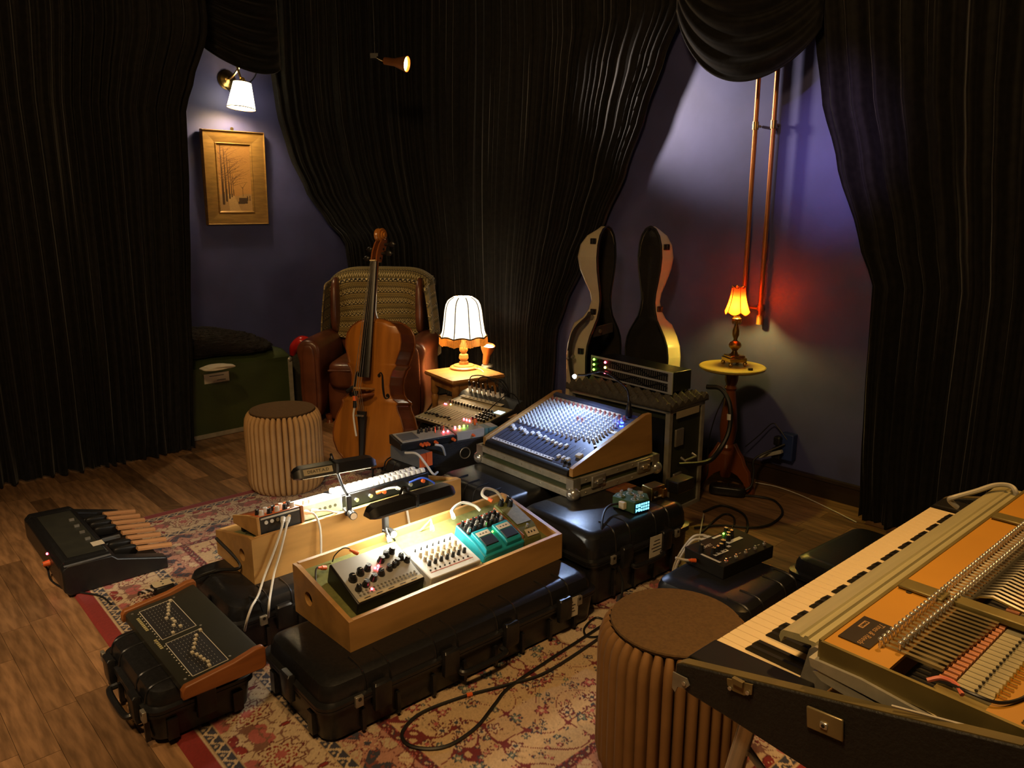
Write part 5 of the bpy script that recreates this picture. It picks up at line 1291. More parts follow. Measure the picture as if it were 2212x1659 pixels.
# ================================================================== small beige mixer
mN = P(1013, 936, .268); MT = R(10)
sm = thing('small_mixer', 'small beige mixer with black knobs and a pale screen beside the lamp table', 'mixer', mN + Vector((0, 0, -.0)), rot=(0, -MT, SMR))
ML, MDp = .50, .47          # width along v, depth along u
MB().prism([(0, -.02), (.0, 0), (MDp - .10, 0), (MDp - .06, .025), (MDp, .025), (MDp, -.03)], lambda p, q, h: Vector((p, h, q)), 0, ML).build('body', M_BLACK, sm, bev=.004)
MB().box((MDp / 2 - .05, ML / 2, .001), (MDp - .10, ML - .02, .003)).build('panel', M_MIXG, sm)
bx('tape_strip', (.016, ML / 2 + .06, .003), (.026, ML - .14, .002), M_PAPER, sm)
for k in range(12): bx('handwriting', (.016, ML - .04 - k * .03, .0042), (.012, random.uniform(.008, .018), .0006), M_INK, sm)
bx('label_strip', (MDp - .095, ML / 2 + .03, .012), (.03, ML - .13, .002), M_PAPER, sm)
for k in range(9): bx('handwriting', (MDp - .095, ML - .08 - k * .035, .0135), (.010, random.uniform(.008, .016), .0006), M_INK, sm)
kk = MB().cyl((0, 0, 0), (0, 0, .018), .0085, .007, 10).mesh('knob', M_KNOBK)
kp = MB().box((.004, 0, .0185), (.008, .002, .001)).mesh('pointer', M_WHITE)
for c in range(15):
    y = ML - .035 - c * .027; o = link('knob', kk, sm, (.275, y, .002)); link('pointer', kp, o)
    if c < 13: bx('fader_slot', (.14, y, .0026), (.11, .003, .001), M_INK, sm)
    if c < 9: bx('fader_cap', (.075 + (c % 4) * .005, y, .006), (.02, .014, .008), M_KNOBK, sm, .002)
for r in range(4):
    for c in range(5): link('knob', kk, sm, (.15 + r * .03, .03 + c * .024, .002))
for k in range(6): MB().sph((.115 + .01 * (k % 2), .115 + k * .012, .005), .0055, 8, 6).build('red_light', M_LEDR, sm)
for k in range(2): MB().sph((.235, ML - .03 - k * .014, .005), .0055, 8, 6).build('red_light', M_LEDR, sm)
MB().sph((.245, ML - .075, .005), .0055, 8, 6).build('yellow_light', M_LEDY, sm)
bx('screen', (.30, .05, .003), (.04, .06, .003), M_SCREEN, sm)
for k in range(8):
    y = ML - .06 - k * .042
    p_ = MB().cyl((MDp - .035, y, .02), (MDp - .035, y, .062), .011, .010, 12).build('plug', M_WHITE, sm)
    MB().cyl((MDp - .035, y, .062), (MDp - .035, y, .095), .009, .006, 10).build('plug_boot', M_BLACK, p_)
for k in range(4):
    pts = [(MDp - .035, ML - .06 - k * .084, .085), (MDp - .02, ML - .08 - k * .07, .125), (MDp + .02, ML - .16 - k * .05, .12), (MDp + .05, ML - .26 - k * .02, .05), (MDp + .07, ML - .3, -.04)]
    MB().tube(pts, .0035, 6).build('lead', M_CABK, sm)
cable([P(1010, 925, .30), P(1040, 900, .36), P(1075, 868, .48), P(1100, 850, .5), P(1118, 862, .45), P(1128, 900, .3), P(1130, 930, .2)], 'thin black lead arching over the small beige mixer', M_CABK, .003)
# ================================================================== pedal strip on the black cabinet
SZ = .33
s0, s1 = P(866, 975, SZ), P(1056, 942, SZ); sd = (s1 - s0).normalized(); srz = math.atan2(sd.y, sd.x); sn = Vector((-sd.y, sd.x, 0)); SLn = (s1 - s0).length
cb_ = s0 + sd * (.14 + .19) + sn * .08
bc = thing('black_cabinet', 'black speaker cabinet carrying the row of small pedals', 'cabinet', (cb_.x, cb_.y, .001), srz)
MB().rings([rrect(.38, .16, .012, 3, 0), rrect(.38, .16, .012, 3, SZ - .006), rrect(.37, .15, .012, 3, SZ - .001)]).build('body', M_TOLEX, bc)
MB().lathe([(.028, 0), (.032, .002), (.03, .004), (.026, .002)], 22, cap=False).build('round_badge', M_STEEL, bc).location = (.03, -.081, SZ - .07)
[q for q in bpy.data.objects if q.name.startswith('round_badge')][0].rotation_euler = (PI / 2, 0, 0)
# black box synth on the left
q0 = s0 + sd * .16 + sn * .075; x1 = thing('tabletop_synth', 'low black synthesizer with orange plugs in front of the cello', 'synthesizer', (q0.x, q0.y, SZ), srz)
MB().prism([(-.075, 0), (.075, 0), (.075, .05), (-.075, .036)], lambda p, q, h: Vector((h, p, q)), -.16, .155).build('body', M_BLACK, x1, bev=.003)
MB().box((-.0, .0, .0445), (.29, .13, .003), Euler((R(5.3), 0, 0)).to_matrix()).build('panel', M_LTGREY, x1)
MB().box((-.09, .0, .047), (.09, .09, .002), Euler((R(5.3), 0, 0)).to_matrix()).build('touch_plate', M_GREY, x1)
for c in range(7): knob(x1, -.02 + c * .022, .02 + .01 * (c % 2), .047, .007, .022, M_KNOBK)
for x in (.06, .11): MB().cyl((x, -.01, .046), (x, -.01, .075), .004, .003, 8).sph((x, -.01, .077), .005, 8, 6).build('toggle', M_BRASS, x1)
for x in (.10, .125): MB().sph((x, -.03, .05), .006, 8, 6).build('red_light', M_LEDR, x1)
for x in (-.05, -.03, -.015, .03, .13): MB().cyl((x, -.075, .018), (x, -.1, .018), .009, .007, 12).build('jack_plug', M_ORG, x1)
q0 = s0 + sd * .40 + sn * .06; x2 = thing('grey_pedal', 'light grey box pedal with coloured lights in the pedal row', 'pedal', (q0.x, q0.y, SZ), srz)
MB().box((0, 0, .024), (.165, .11, .048)).build('body', M_LTGREY, x2, bev=.004)
for k, mm in enumerate((M_LEDR, M_LEDY, M_LEDG, M_CHROME, M_CHROME, M_CHROME)): MB().cyl((-.065 + k * .026, .0, .048), (-.065 + k * .026, .0, .058), .005, n=8).sph((-.065 + k * .026, .0, .06), .006, 8, 6).build('switch', mm, x2)
MB().cyl((.01, -.055, .02), (.01, -.075, .02), .008, .006, 12).build('jack_plug', M_ORG, x2)
MB().cyl((.07, .02, .048), (.07, .03, .08), .012, .009, 12).build('jack_plug', M_ORG, x2)
q0 = s0 + sd * .525 + sn * .05; x3 = thing('teal_pedal', 'small dusty teal box pedal at the right end of the pedal row', 'pedal', (q0.x, q0.y, SZ), srz)
MB().box((0, 0, .022), (.08, .09, .043)).build('body', M_DTEAL, x3, bev=.003); bx('top_plate', (.018, .0, .0442), (.04, .08, .002), M_LTGREY, x3); bx('gap_line', (-.018, -.0452, .022), (.003, .001, .043), M_INK, x3)
# grey unit with orange end on a low case
iz = .25; i0 = P(846, 992, iz)
ic = P(885, 1004, iz)
peli('low black hard case under the grey unit with the orange end', UVp(2.10, 3.12), UA - PI / 2, .34, .155, iz - RUGZ, metal=False, ends=False)
gN = P(905, 1012, iz); g_l = P(843, 990, iz); gd = (g_l - gN).normalized(); grz = math.atan2(-gd.y, -gd.x)
gx_ = thing('grey_unit', 'plain dark grey metal unit with a bright orange end panel', 'audio unit', (gN + gd * .115 + Vector((gd.y, -gd.x, 0)) * .042 + Vector((0, 0, .0005))), grz)
GLn = (g_l - gN).length
bx('body', (0, 0, .035), (GLn, .08, .07), M_GREY, gx_, .003); bx('end_panel', (GLn / 2 + .004, -.02, .035), (.008, .036, .07), M_ORG, gx_); bx('end_panel', (GLn / 2 + .004, .022, .035), (.008, .036, .07), M_ORG, gx_)
cable([s0 + sd * .17 - sn * .04 + Vector((0, 0, SZ + .018 - SZ)) , P(955, 965, .33), P(962, 985, .26), P(965, 1000, .2)], 'thick white lead plugged into the low black synthesizer', M_CABW, .006)
cable([P(875, 978, .335), P(900, 980, .34), P(918, 1000, .3), P(936, 1024, .26), P(945, 1020, .25)], 'white lead draped over the grey unit with the orange end', M_CABW, .006)

# ================================================================== bass pedals
b0_ = P(150, 1283, RUGZ)
bp_ = thing('bass_pedals', 'black bass pedal keyboard with eight wooden pedals on the rug edge', 'bass pedals', b0_, UA)
BPL = .66
prof = [(0, 0), (-.02, .02), (-.02, .11), (.0, .13), (.165, .125), (.185, .105), (.36, .055), (.375, .05), (.375, .0)]
MB().prism([(0, 0), (-.02, .02), (-.02, .11), (.0, .13), (.165, .125), (.19, .10), (.19, 0)], lambda p, q, h: Vector((p, h, q)), .02, BPL - .02).build('body', M_BLACK, bp_, bev=.006)
for y in (0, BPL): MB().prism(prof, lambda p, q, h, y=y: Vector((p, y + h, q)), -.028, .028).build('end_cheek', M_BLACK, bp_, bev=.006)
bx('grey_flash', (.075, -.022, .1285), (.17, .012, .003), M_GREY, bp_); bx('base_pan', (.28, BPL / 2, .008), (.19, BPL - .05, .014), M_BLACK, bp_)
MB().rings([[Vector((x, y, z)) for x, z in ((.02, .1305), (.155, .1265), (.155, .1275), (.02, .1315))] for y in (.05, BPL - .05)]).build('control_panel', mat('dark_olive_panel', (.022, .022, .014), .6, noise=.3), bp_)
npd = 8; sp_ = (BPL - .15) / (npd - 1)
pm = MB().rings([[Vector((x, y, z)) for y, z in ((-.016, 0), (.016, 0), (.0155, .009), (.009, .014), (-.009, .014), (-.0155, .009))] for x, in ((0,), (.13,), (.14,))]).mesh('natural_pedal', M_PLY)
M_PEDW = mat('pedal_wood', (.55, .27, .11), .45, noise=.2, scale=8, stretch=(.5, 6, 6))
pm.materials[0] = M_PEDW
bm_ = MB().supq((.05, 0, .02), (.10, .032, .05), .6, .5, 16, 10).mesh('sharp_pedal', M_KEYB)
for k in range(npd):
    y = .075 + k * sp_
    link('natural_pedal', pm, bp_, (.285 + .0 * k, y, .075), (0, R(9), 0))
    if k in (0, 1, 4, 5, 6): link('sharp_pedal', bm_, bp_, (.195, y + sp_ / 2, .055), (0, R(6), 0))
    else: bx('pedal_arm', (.24, y + sp_ / 2, .055), (.09, .02, .01), M_GREY, bp_)
for k in range(4): bx('switch', (.13, .20 + k * .09, .131), (.02, .012, .012), M_STEEL if k % 2 else M_CHROME, bp_)
bx('white_sticker', (.15, .13, .1295), (.045, .05, .001), M_PAPER, bp_)
MB().cyl((-.02, .20, .07), (-.045, .20, .07), .013, .010, 12).build('orange_plug', M_ORG, bp_); MB().sph((-.022, .215, .105), .005, 8, 6).build('red_light', M_LEDR, bp_)
cable([b0_ + UU * -.045 + VV * .20 + Vector((0, 0, .07)), P(103, 1230, .03), P(112, 1255, .006), P(150, 1275, .012), P(215, 1287, .014), P(240, 1305, .014)], 'black lead from the bass pedals trailing on the rug', M_CABK, .004)
pl = thing('mains_adapter', 'beige plug adapter with coiled leads lying on the rug behind the slider controller', 'adapter', P(352, 1278, .012), R(40))
bx('adapter_body', (0, 0, .018), (.08, .06, .034), M_BLACK, pl, .008); bx('beige_face', (0, 0, .037), (.07, .05, .004), M_TAPE, pl, .002)
for y in (-.012, .012): MB().cyl((0, y, .039), (0, y, .0398), .004, n=8).build('pin_hole', M_INK, pl)
for k in range(5): MB().tube([(-.04 - .012 * k, -.03 + .01 * math.cos(q_ * .9) * 4, .012 + .04 * math.sin(q_ * .45)) for q_ in range(8)], .004, 6).build('coiled_lead', M_CABW if k % 2 else M_CABK, pl)

# ================================================================== slider controller with teak cheeks
sc0 = UVp(.58, 2.006, .1805)
sl = thing('slider_controller', 'black slider controller with white caps and orange teak cheeks', 'controller', sc0, UA)
SCL = .575
chk = [(0, .002), (0, .030), (.010, .042), (.15, .058), (.215, .074), (.238, .074), (.245, .066), (.245, .012), (.235, .002)]
for y in (.011, SCL - .011): MB().prism(chk, lambda p, q, h, y=y: Vector((p, y + h, q)), -.011, .011).build('teak_cheek', M_TEAK, sl, bev=.004)
M_SCP = mat('charcoal_control_panel', (.022, .022, .014), .5, noise=.15)
MB().prism([(.01, .004), (.01, .026), (.02, .034), (.165, .046), (.225, .060), (.235, .060), (.235, .004)], lambda p, q, h: Vector((p, h, q)), .022, SCL - .022).build('body', M_SCP, sl)
psl = math.atan2(.012, .145); 
def slz(x): return .034 + (x - .02) * .012 / .145
Ms = Euler((0, -psl, 0)).to_matrix()
for b in (0, 1):
    yc = SCL / 2 + (.125 if b else -.128); w = .225
    MB().box((.098, yc, slz(.098) + .0004), (.104, w, .001), Ms).build('slider_field', M_INK, sl)
    m = MB()
    for dx in (-.052, .052): m.box((.098 + dx, yc, slz(.098 + dx) + .001), (.002, w, .001), Ms)
    for dy in (-w / 2, w / 2): m.box((.098, yc + dy, slz(.098) + .001), (.104, .002, .001), Ms)
    m.build('white_outline', M_PAPER, sl)
    for k in range(11):
        y = yc + w / 2 - .012 - k * .0202
        if b: xs_ = [.0, .005, .008, .018, .022, .024, .05, .056, .066, .096, .05][k] ; x = .142 - [.0, .012, .02, .026, .034, .046, .034, .034, .044, .03, .06][k] * 1.0
        else: x = .148 - [.0, .02, .03, .04, .05, .062, .056, .052, .05, .046, .05][k]
        g = MB(); 
        for dx in (-.036, -.026, -.016, -.006, .004, .014, .024, .034): g.box((.098 + dx, y + .006, slz(.098 + dx) + .001), (.001, .006, .0006), Ms)
        g.build('scale_marks', M_LTGREY, sl)
        MB().box((x, y, slz(x) + .004), (.009, .0115, .006), Ms).build('slider_cap', M_CREAM, sl)
        bx('number_print', (.04, y, slz(.04) + .0012), (.004, .004, .0006), M_PAPER, sl, M=Ms)
for y0, n_ in ((.485, 9), (.315, 6)):
    for k in range(n_): MB().box((.030, y0 - k * .0115, slz(.030) + .0008), (.009, .0085, .0006), Ms).build('lettering', mat('dull_gold_print', (.42, .36, .16), .5, noise=.1), sl)
for x, y in ((.026, .53), (.026, .30), (.026, .05), (.16, .53), (.16, .29), (.16, .06)): MB().cyl((x, y, slz(x)), (x, y, slz(x) + .002), .004, n=10).build('screw', M_STEEL, sl)

# ================================================================== robot pedal and neighbours on the deep case
r0 = P(1369, 1113, .3005)
rb = thing('robot_pedal', 'green robot-shaped pedal with a glowing cyan face of dots', 'pedal', r0, UA - R(8))
MB().prism([(0, 0), (.085, 0), (.12, .05), (.10, .12), (.02, .13), (-.02, .11), (-.005, .06)], lambda p, q, h: Vector((p, q, h)), .004, .052).build('body', M_GRNP, rb, bev=.003)
bx('light_panel', (.043, -.0012, .027), (.076, .003, .04), mat('deep_blue_panel', (.005, .05, .16), .4, noise=.1), rb)
for r in range(3):
    for c in range(4): bx('dot', (.04 + c * .0122, -.0032, .0145 + r * .0125), (.0085, .0015, .009), M_LEDC, rb, .001)
MB().cyl((.0255, -.0028, .0185), (.0255, -.0045, .0185), .0075, n=16).build('round_eye', M_LEDC, rb); bx('square_eye', (.0255, -.0032, .037), (.013, .0015, .013), M_LEDC, rb)
MB().add([(.007, -.004, .026), (.007, -.004, .01), (.018, -.004, .018)], [(0, 1, 2)]).build('arrow_eye', M_LEDC, rb, solid=.001); MB().add([(.007, -.004, .044), (.007, -.004, .03), (.013, -.004, .037), (.018, -.004, .044), (.018, -.004, .03)], [(0, 1, 2), (0, 2, 3), (1, 4, 2)]).build('star_eye', M_LEDC, rb, solid=.001)
for x, y in ((.03, .03), (.075, .045), (.06, .09), (.015, .095)):
    o = MB().cyl((x, y, .052), (x, y, .064), .006, n=10).box((x, y, .068), (.022, .008, .010), Euler((0, 0, x * 30)).to_matrix()).build('wing_knob', M_CHROME, rb)
    MB().rings([[Vector((x + rr * math.cos(2 * PI * k / 18), y + rr * math.sin(2 * PI * k / 18), .0525)) for k in range(18)] for rr in (.013, .0155)], cap=False).build('knob_ring', M_WHITE, o)
bx('jack_socket', (-.012, .055, .028), (.02, .03, .03), M_PAPER, rb, .003)
cable([r0 + Vector((-.035, .06, .028)), P(1318, 1092, .33), P(1304, 1110, .325), P(1300, 1150, .29), P(1312, 1185, .22), P(1330, 1220, .15), P(1345, 1260, .08), P(1335, 1310, .025), P(1300, 1350, .02)], 'black lead running from the robot pedal down to the rug', M_CABK, .005)
gb = thing('gold_pedal', 'gold box pedal standing on the deep case by the console', 'pedal', P(1418, 1078, .3005), UA - R(4))
bx('body', (0, .02, .03), (.085, .06, .06), M_BRASS, gb, .004); MB().cyl((-.02, -.0105, .036), (-.02, -.018, .036), .010, n=14).build('socket', M_INK, gb); bx('print', (.0, -.0106, .016), (.05, .001, .006), M_PAPER, gb)
MB().box((.03, -.016, .026), (.025, .014, .04)).build('side_block', M_BRASS, gb, bev=.002)
o = bx('black_pedal', tuple(P(1460, 1062, .3005) + Vector((.02, .02, .028))), (.12, .07, .055), M_BLACK, None, .005, Matrix.Rotation(UA, 3, 'Z')); tag(o, 'small black pedal on the deep case next to the gold pedal', 'pedal')
o = bx('sticker_card', tuple(P(1342, 1055, .3005) + Vector((0, .0, .002))), (.14, .06, .003), mat('red_print_card', (.22, .06, .02), .6, noise=.5, scale=40), None, 0, Matrix.Rotation(UA, 3, 'Z')); tag(o, 'reddish printed card lying under the edge of the console tray', 'card')

# ================================================================== long black pedal with labels
bN = P(1563, 1252, .2205); bL_ = P(1482, 1213, .2205); 
rz = R(37); bu, bv = Vector((math.cos(rz), math.sin(rz), 0)), Vector((-math.sin(rz), math.cos(rz), 0))
kp_ = thing('looper_pedal', 'long black pedal with white label strips, knobs and five footswitches', 'pedal', bN + bu * .145 + bv * .09, rz)
KL, KW, KH = .295, .18, .055
MB().prism([(-KW / 2, 0), (KW / 2, 0), (KW / 2, KH + .006), (-KW / 2, KH - .006)], lambda p, q, h: Vector((h, p, q)), -KL / 2, KL / 2).build('body', mat('satin_black_enamel', (.012, .010, .007), .6, noise=.15, scale=60, spec=.2), kp_, bev=.002)
kt = lambda y: KH + y * .012 / KW
for x, y, w, h_ in ((-.07, -.015, .075, .016), (.055, .02, .085, .018), (-.005, .0, .016, .012), (.02, .075, .05, .010)): bx('label_strip', (x, y, kt(y) + .0008), (w, h_, .001), M_WHITE, kp_)
o = bx('label_strip', (-KL / 2 + .008, .0, KH + .0008), (.010, KW * .75, .001), M_PAPER, kp_)
for k in range(3):
    for x0 in (-.095, .025): bx('print', (x0 + k * .025, (-.015 if x0 < 0 else .02), KH + .0018), (.008, .007, .0006), M_INK, kp_)
for x, y, r in ((-.12, .045, .008), (-.10, .005, .008), (-.075, .005, .008), (-.05, .01, .008), (-.02, .025, .011), (.03, .04, .009), (.05, .055, .009), (.075, .06, .009), (.075, .085, .009)): knob(kp_, x, y - .01, kt(y), r, .024, M_KNOBK, True, random.uniform(-1, 1))
for k in range(5):
    x, y = -.11 + k * .058, -.07 + k * .001; MB().cyl((x, y, kt(y)), (x, y, kt(y) + .006), .007, n=6).cyl((x, y, kt(y) + .006), (x, y, kt(y) + .014), .004, n=10).build('footswitch', M_CHROME, kp_)
    bx('print', (x - .018, y + .012, kt(y) + .0006), (.012, .003, .0006), M_PAPER, kp_)
text('COMET', .02, M_PAPER, kp_, (-.08, .045, KH + .004), (R(3.8), 0, 0))
MB().sph((.06, .075, KH + .008), .004, 8, 6).build('green_light', M_LEDG, kp_)
bR = lambda x, y, z: kp_.location + bu * x + bv * y + Vector((0, 0, z))
cable([bR(-.01, .095, .045), bR(-.035, .115, .052), bR(-.065, .135, .035), bR(-.07, .19, -.08), bR(-.06, .21, -.2)], 'white lead curving from the back of the long black pedal', M_CABW, .005, [(0, JW)])
cable([bR(.02, .095, .045), bR(-.01, .125, .058), bR(-.045, .15, .04), bR(-.055, .21, -.08), bR(-.05, .23, -.2)], 'second white lead beside it, behind the long black pedal', M_CABW, .005, [(0, JW)])
cable([bR(-.155, .03, .03), bR(-.19, .05, .035), bR(-.22, .07, .045)], 'grey lead with an orange plug at the left of the long black pedal', M_CABW, .005, [(0, JM)])
# ================================================================== electric piano with its lid off
rp = thing('electric_piano', 'electric piano with the lid off, showing keys, brass harp and pickups', 'piano', Vector((.3838, 1.3059, 0)), R(41.2))
# local x along the keys (0 = near end), y = 0 at the key fronts and negative away from the player
KZ = .72
M_HFR0 = mat('khaki_rim', (.12, .09, .03), .6, noise=.2)
X0, X1, YB = -.11, 1.13, -.58; ZB = .67
def side_top(y): return .72 + (-y) * .26
prof = [(.008, ZB + .012), (.008, .715), (-.005, .7213), (-.52, side_top(-.52)), (YB, side_top(-.56)), (YB, ZB - .04), (-.1, ZB - .004), (-.02, ZB)]
for x, nm in ((X0, 'near_side'), (X1 - .02, 'far_side')):
    MB().prism(prof, lambda p, q, h, x=x: Vector((x + h, p, q)), 0, .02).build('side_panel', M_TOLEX, rp, bev=.003)
for x in (X0, X1 - .02):
    MB().prism([(.007, .7155), (-.005, .7235), (-.52, side_top(-.52) + .0015), (-.52, side_top(-.52) - .004), (-.005, .716), (.007, .710)], lambda p, q, h, x=x: Vector((x + h, p, q)), .0025, .0215).build('wood_rim', M_HFR0, rp)
bx('bottom_board', ((X0 + X1) / 2, -.28, ZB), (X1 - X0 - .04, .58, .016), M_TOLEX, rp)
bx('back_panel', ((X0 + X1) / 2, YB + .008, .76), (X1 - X0 - .04, .016, .2), M_TOLEX, rp)
bx('front_rail', ((X0 + X1) / 2, -.02, .68), (X1 - X0 - .04, .02, .03), M_TOLEX, rp)
for x0, x1 in ((-.085, -.004), (1.016, 1.085)):
    MB().prism([(.006, ZB + .01), (.006, .715), (-.004, .728), (-.2, .735), (-.2, ZB + .01)], lambda p, q, h: Vector((h, p, q)), x0, x1).build('cheek_block', M_KEYB, rp, bev=.003)
NW = 43; kw = 1.0105 / NW
wk = MB().rings([[Vector((x, y, z)) for x, z in ((0, KZ - .02), (0, KZ - .001), (.0008, KZ), (kw - .0022, KZ), (kw - .0014, KZ - .001), (kw - .0014, KZ - .02))] for y in (.0, -.002, -.19)]).mesh('white_key', M_IVORY)
bk_ = MB().rings([[Vector((x * w, y, z)) for x, z in ((-.5, KZ - .002), (-.42, zt), (.42, zt), (.5, KZ - .002))] for y, w, zt in ((-.052, .011, KZ + .002), (-.062, .0105, KZ + .011), (-.19, .010, KZ + .012))]).mesh('black_key', M_KEYB)
order = 'EDCBAGF'
for i in range(NW):
    link('white_key', wk, rp, (i * kw, 0, 0)); note = order[i % 7]
    if note in 'EDBAG' and i < NW - 1: link('black_key', bk_, rp, ((i + 1) * kw, 0, 0))
# name rail: long extruded aluminium lip
rz0 = .745
def railsec(x): return [Vector((x, y, z)) for y, z in ((-.128, .776), (-.124, .786), (-.126, .796), (-.131, .801), (-.160, .806), (-.163, .803), (-.168, .803), (-.171, .808), (-.176, .808), (-.178, .803), (-.190, .803), (-.193, .798), (-.193, .785), (-.186, .785), (-.183, .795), (-.134, .79))]
MB().rings([railsec(x) for x in (.004, 1.075)]).build('name_rail', M_RAIL, rp, ang=25)
MB().prism([(-.184, .792), (-.193, .800), (-.225, .800), (-.235, .70), (-.165, .69)], lambda p, q, h: Vector((h, p, q)), -.004, .004).build('rail_bracket', M_STEEL, rp)
MB().prism([(-.184, .792), (-.193, .800), (-.225, .800), (-.235, .70), (-.165, .69)], lambda p, q, h: Vector((h, p, q)), 1.075, 1.083).build('rail_bracket', M_STEEL, rp)
# harp
HZ = .852; HX0, HX1, HY0, HY1 = -.062, 1.08, -.232, -.562
bx('harp_front_plate', ((HX0 + HX1) / 2, (HY0 - .333) / 2, HZ - .004), (HX1 - HX0, .333 + HY0 + .002 if False else .101, .006), M_HARP, rp)
bx('harp_rear_plate', ((HX0 + HX1) / 2, -.512, HZ - .004), (HX1 - HX0, .10, .006), M_HARP, rp)
M_HFR = mat('khaki_harp_frame', (.20, .16, .055), .45, .5, noise=.25, scale=14)
MB().box((HX0 - .003, (HY0 + HY1) / 2, HZ - .016), (.006, HY0 - HY1, .036)).build('harp_side_frame', M_HFR, rp)
MB().box((HX1 + .003, (HY0 + HY1) / 2, HZ - .016), (.006, HY0 - HY1, .036)).build('harp_side_frame', M_HFR, rp)
bx('harp_front_frame', ((HX0 + HX1) / 2, HY0 + .003, HZ - .014), (HX1 - HX0, .006, .03), M_HFR, rp)
MB().prism([(-.218, .822), (-.222, .808), (-.24, .806), (-.52, .79), (-.55, .79), (-.55, .80), (-.30, .824)], lambda p, q, h: Vector((h, p, q)), HX0 - .012, HX0 + .03).build('support_arm', M_ALU, rp)
MB().prism([(-.225, .80), (-.24, .79), (-.50, .755), (-.50, .775), (-.24, .806)], lambda p, q, h: Vector((h, p, q)), HX0 - .01, HX0 + .028).build('support_arm', M_ALU, rp)
bx('action_rail', (.45, -.33, .735), (1.1, .2, .02), M_PLY, rp)
bx('damper_gap_shade', (.51, -.40, HZ - .05), (1.12, .14, .01), M_INK, rp)  # added black sheet imitating the shade in the damper gap
for xb in (.225, .70): bx('cross_bracket', (xb, -.272, HZ + .0035), (.038, .075, .006), M_HFR, rp, .002)
bx('centre_divider', (.225, -.40, HZ + .004), (.03, .15, .012), M_HFR, rp, .002)
# tone bars with their screws
scm = MB().sph((0, 0, .008), .0044, 10, 6, (1, 1, .8)).cyl((0, 0, -.01), (0, 0, .006), .0022, n=6).mesh('tuning_screw', M_CHROME)
NT = 73
spr = MB().cyl((0, 0, -.006), (0, 0, .0), .0065, n=8).mesh('grommet', M_STEEL)
M_TONE = mat('tone_bar_steel', (.50, .44, .30), .3, 1, noise=.3, scale=20)
for k in range(NT):
    x = .0 + k * (1.04 / (NT - 1)); g = k / (NT - 1)
    link('tuning_screw', scm, rp, (x - .012, -.299, HZ + .006)); link('tuning_screw', scm, rp, (x, -.324 - .004 * g, HZ + .006))
    if k < 17:
        ln = .055 + .012 * k / 17
        bx('tone_bar', (x, -.312 - ln / 2 - .006, HZ - .0), (.0075, ln + .03, .005), M_TONE, rp)
        bx('tine_tip', (x, -.38 - .012 * k / 17, HZ - .012), (.008, .014, .012), M_BLACK, rp)
    elif x > .245:
        MB().tube([(x, -.300, HZ - .001), (x, -.338, HZ + .001), (x + .003, -.352, HZ + .016), (x + .004, -.372, HZ + .022), (x + .004, -.372 - .085 - .03 * g, HZ + .006)], .0034, 6, sub=0).build('tone_bar', M_TONE, rp)
# pickups: copper coils, pale bodies and gold terminals
cm = MB().cyl((0, .010, 0), (0, -.010, 0), .0055, n=10).mesh('pickup_coil', mat('copper_coil', (.34, .12, .045), .45, .3, noise=.25, scale=60))
pmh = MB().box((0, -.036, -.001), (.0125, .05, .006)).mesh('pickup_body', mat('translucent_pickup', (.36, .32, .20), .45, noise=.25, scale=30))
tm = MB().cyl((0, 0, -.002), (0, 0, .006), .0026, n=8).box((0, -.006, .004), (.003, .012, .002)).mesh('terminal', mat('gold_terminal', (.75, .55, .2), .25, 1, noise=.15))
dm = MB().cyl((0, 0, 0), (0, 0, .003), .0022, n=6).mesh('pickup_screw', M_INK)
for k in range(NT):
    x = -.012 + k * (1.05 / (NT - 1))
    link('pickup_coil', cm, rp, (x, -.397, HZ - .008)); link('pickup_body', pmh, rp, (x, -.397, HZ - .010)); link('terminal', tm, rp, (x, -.462, HZ - .002)); link('pickup_screw', dm, rp, (x, -.436, HZ - .006))
bx('pickup_rail', (.51, -.425, HZ - .018), (1.10, .075, .008), M_HFR, rp)
# badge, numbers, wires
bd = bx('maker_badge', (.016, -.266, HZ + .0005), (.092, .05, .0015), mat('dark_badge', (.018, .010, .008), .4, noise=.2), rp)
M_BTX = mat('badge_gold', (.36, .20, .08), .4, noise=.1)
text('Tines & Reeds', .0145, M_BTX, bd, (.015, -.274, HZ + .0015), (0, 0, PI), shear=.35)
bx('badge_box', (.034, -.253, HZ + .0014), (.026, .009, .0004), M_BTX, bd); text('PIANO', .007, M_INK, bd, (.034, -.253, HZ + .0018), (0, 0, PI))
text('308', .012, M_INK, rp, (-.043, -.506, HZ - .0005), (0, 0, PI))
MB().cyl((.205, -.255, HZ - .001), (.205, -.255, HZ + .0005), .005, n=12).build('plate_hole', M_INK, rp)
MB().tube([(-.03, -.385, HZ - .006), (-.038, -.41, HZ + .004), (-.045, -.44, HZ + .008), (-.035, -.47, HZ + .005), (.005, -.488, HZ + .003), (.05, -.492, HZ + .006), (.09, -.505, HZ + .004), (.15, -.502, HZ + .005)], .0025, 6).build('signal_wire', M_BLACK, rp)
MB().tube([(-.04, -.38, HZ - .004), (-.03, -.395, HZ + .003), (-.035, -.415, HZ + .006), (-.05, -.43, HZ + .003)], .0035, 6).build('pink_wire', mat('pink_wire', (.6, .16, .10), .5, noise=.1), rp)
_inv = (Matrix.Translation(Vector((.3838, 1.3059, 0))) @ Matrix.Rotation(R(41.2), 4, 'Z')).inverted()
MB().tube([_inv @ P(*q_) for q_ in ((2068, 1096, .77), (2051, 1080, .79), (2062, 1074, .80), (2105, 1062, .81), (2150, 1048, .82), (2182, 1050, .82), (2194, 1064, .81), (2192, 1085, .78))], .0065, 8).build('grey_hose', M_LTGREY, rp)
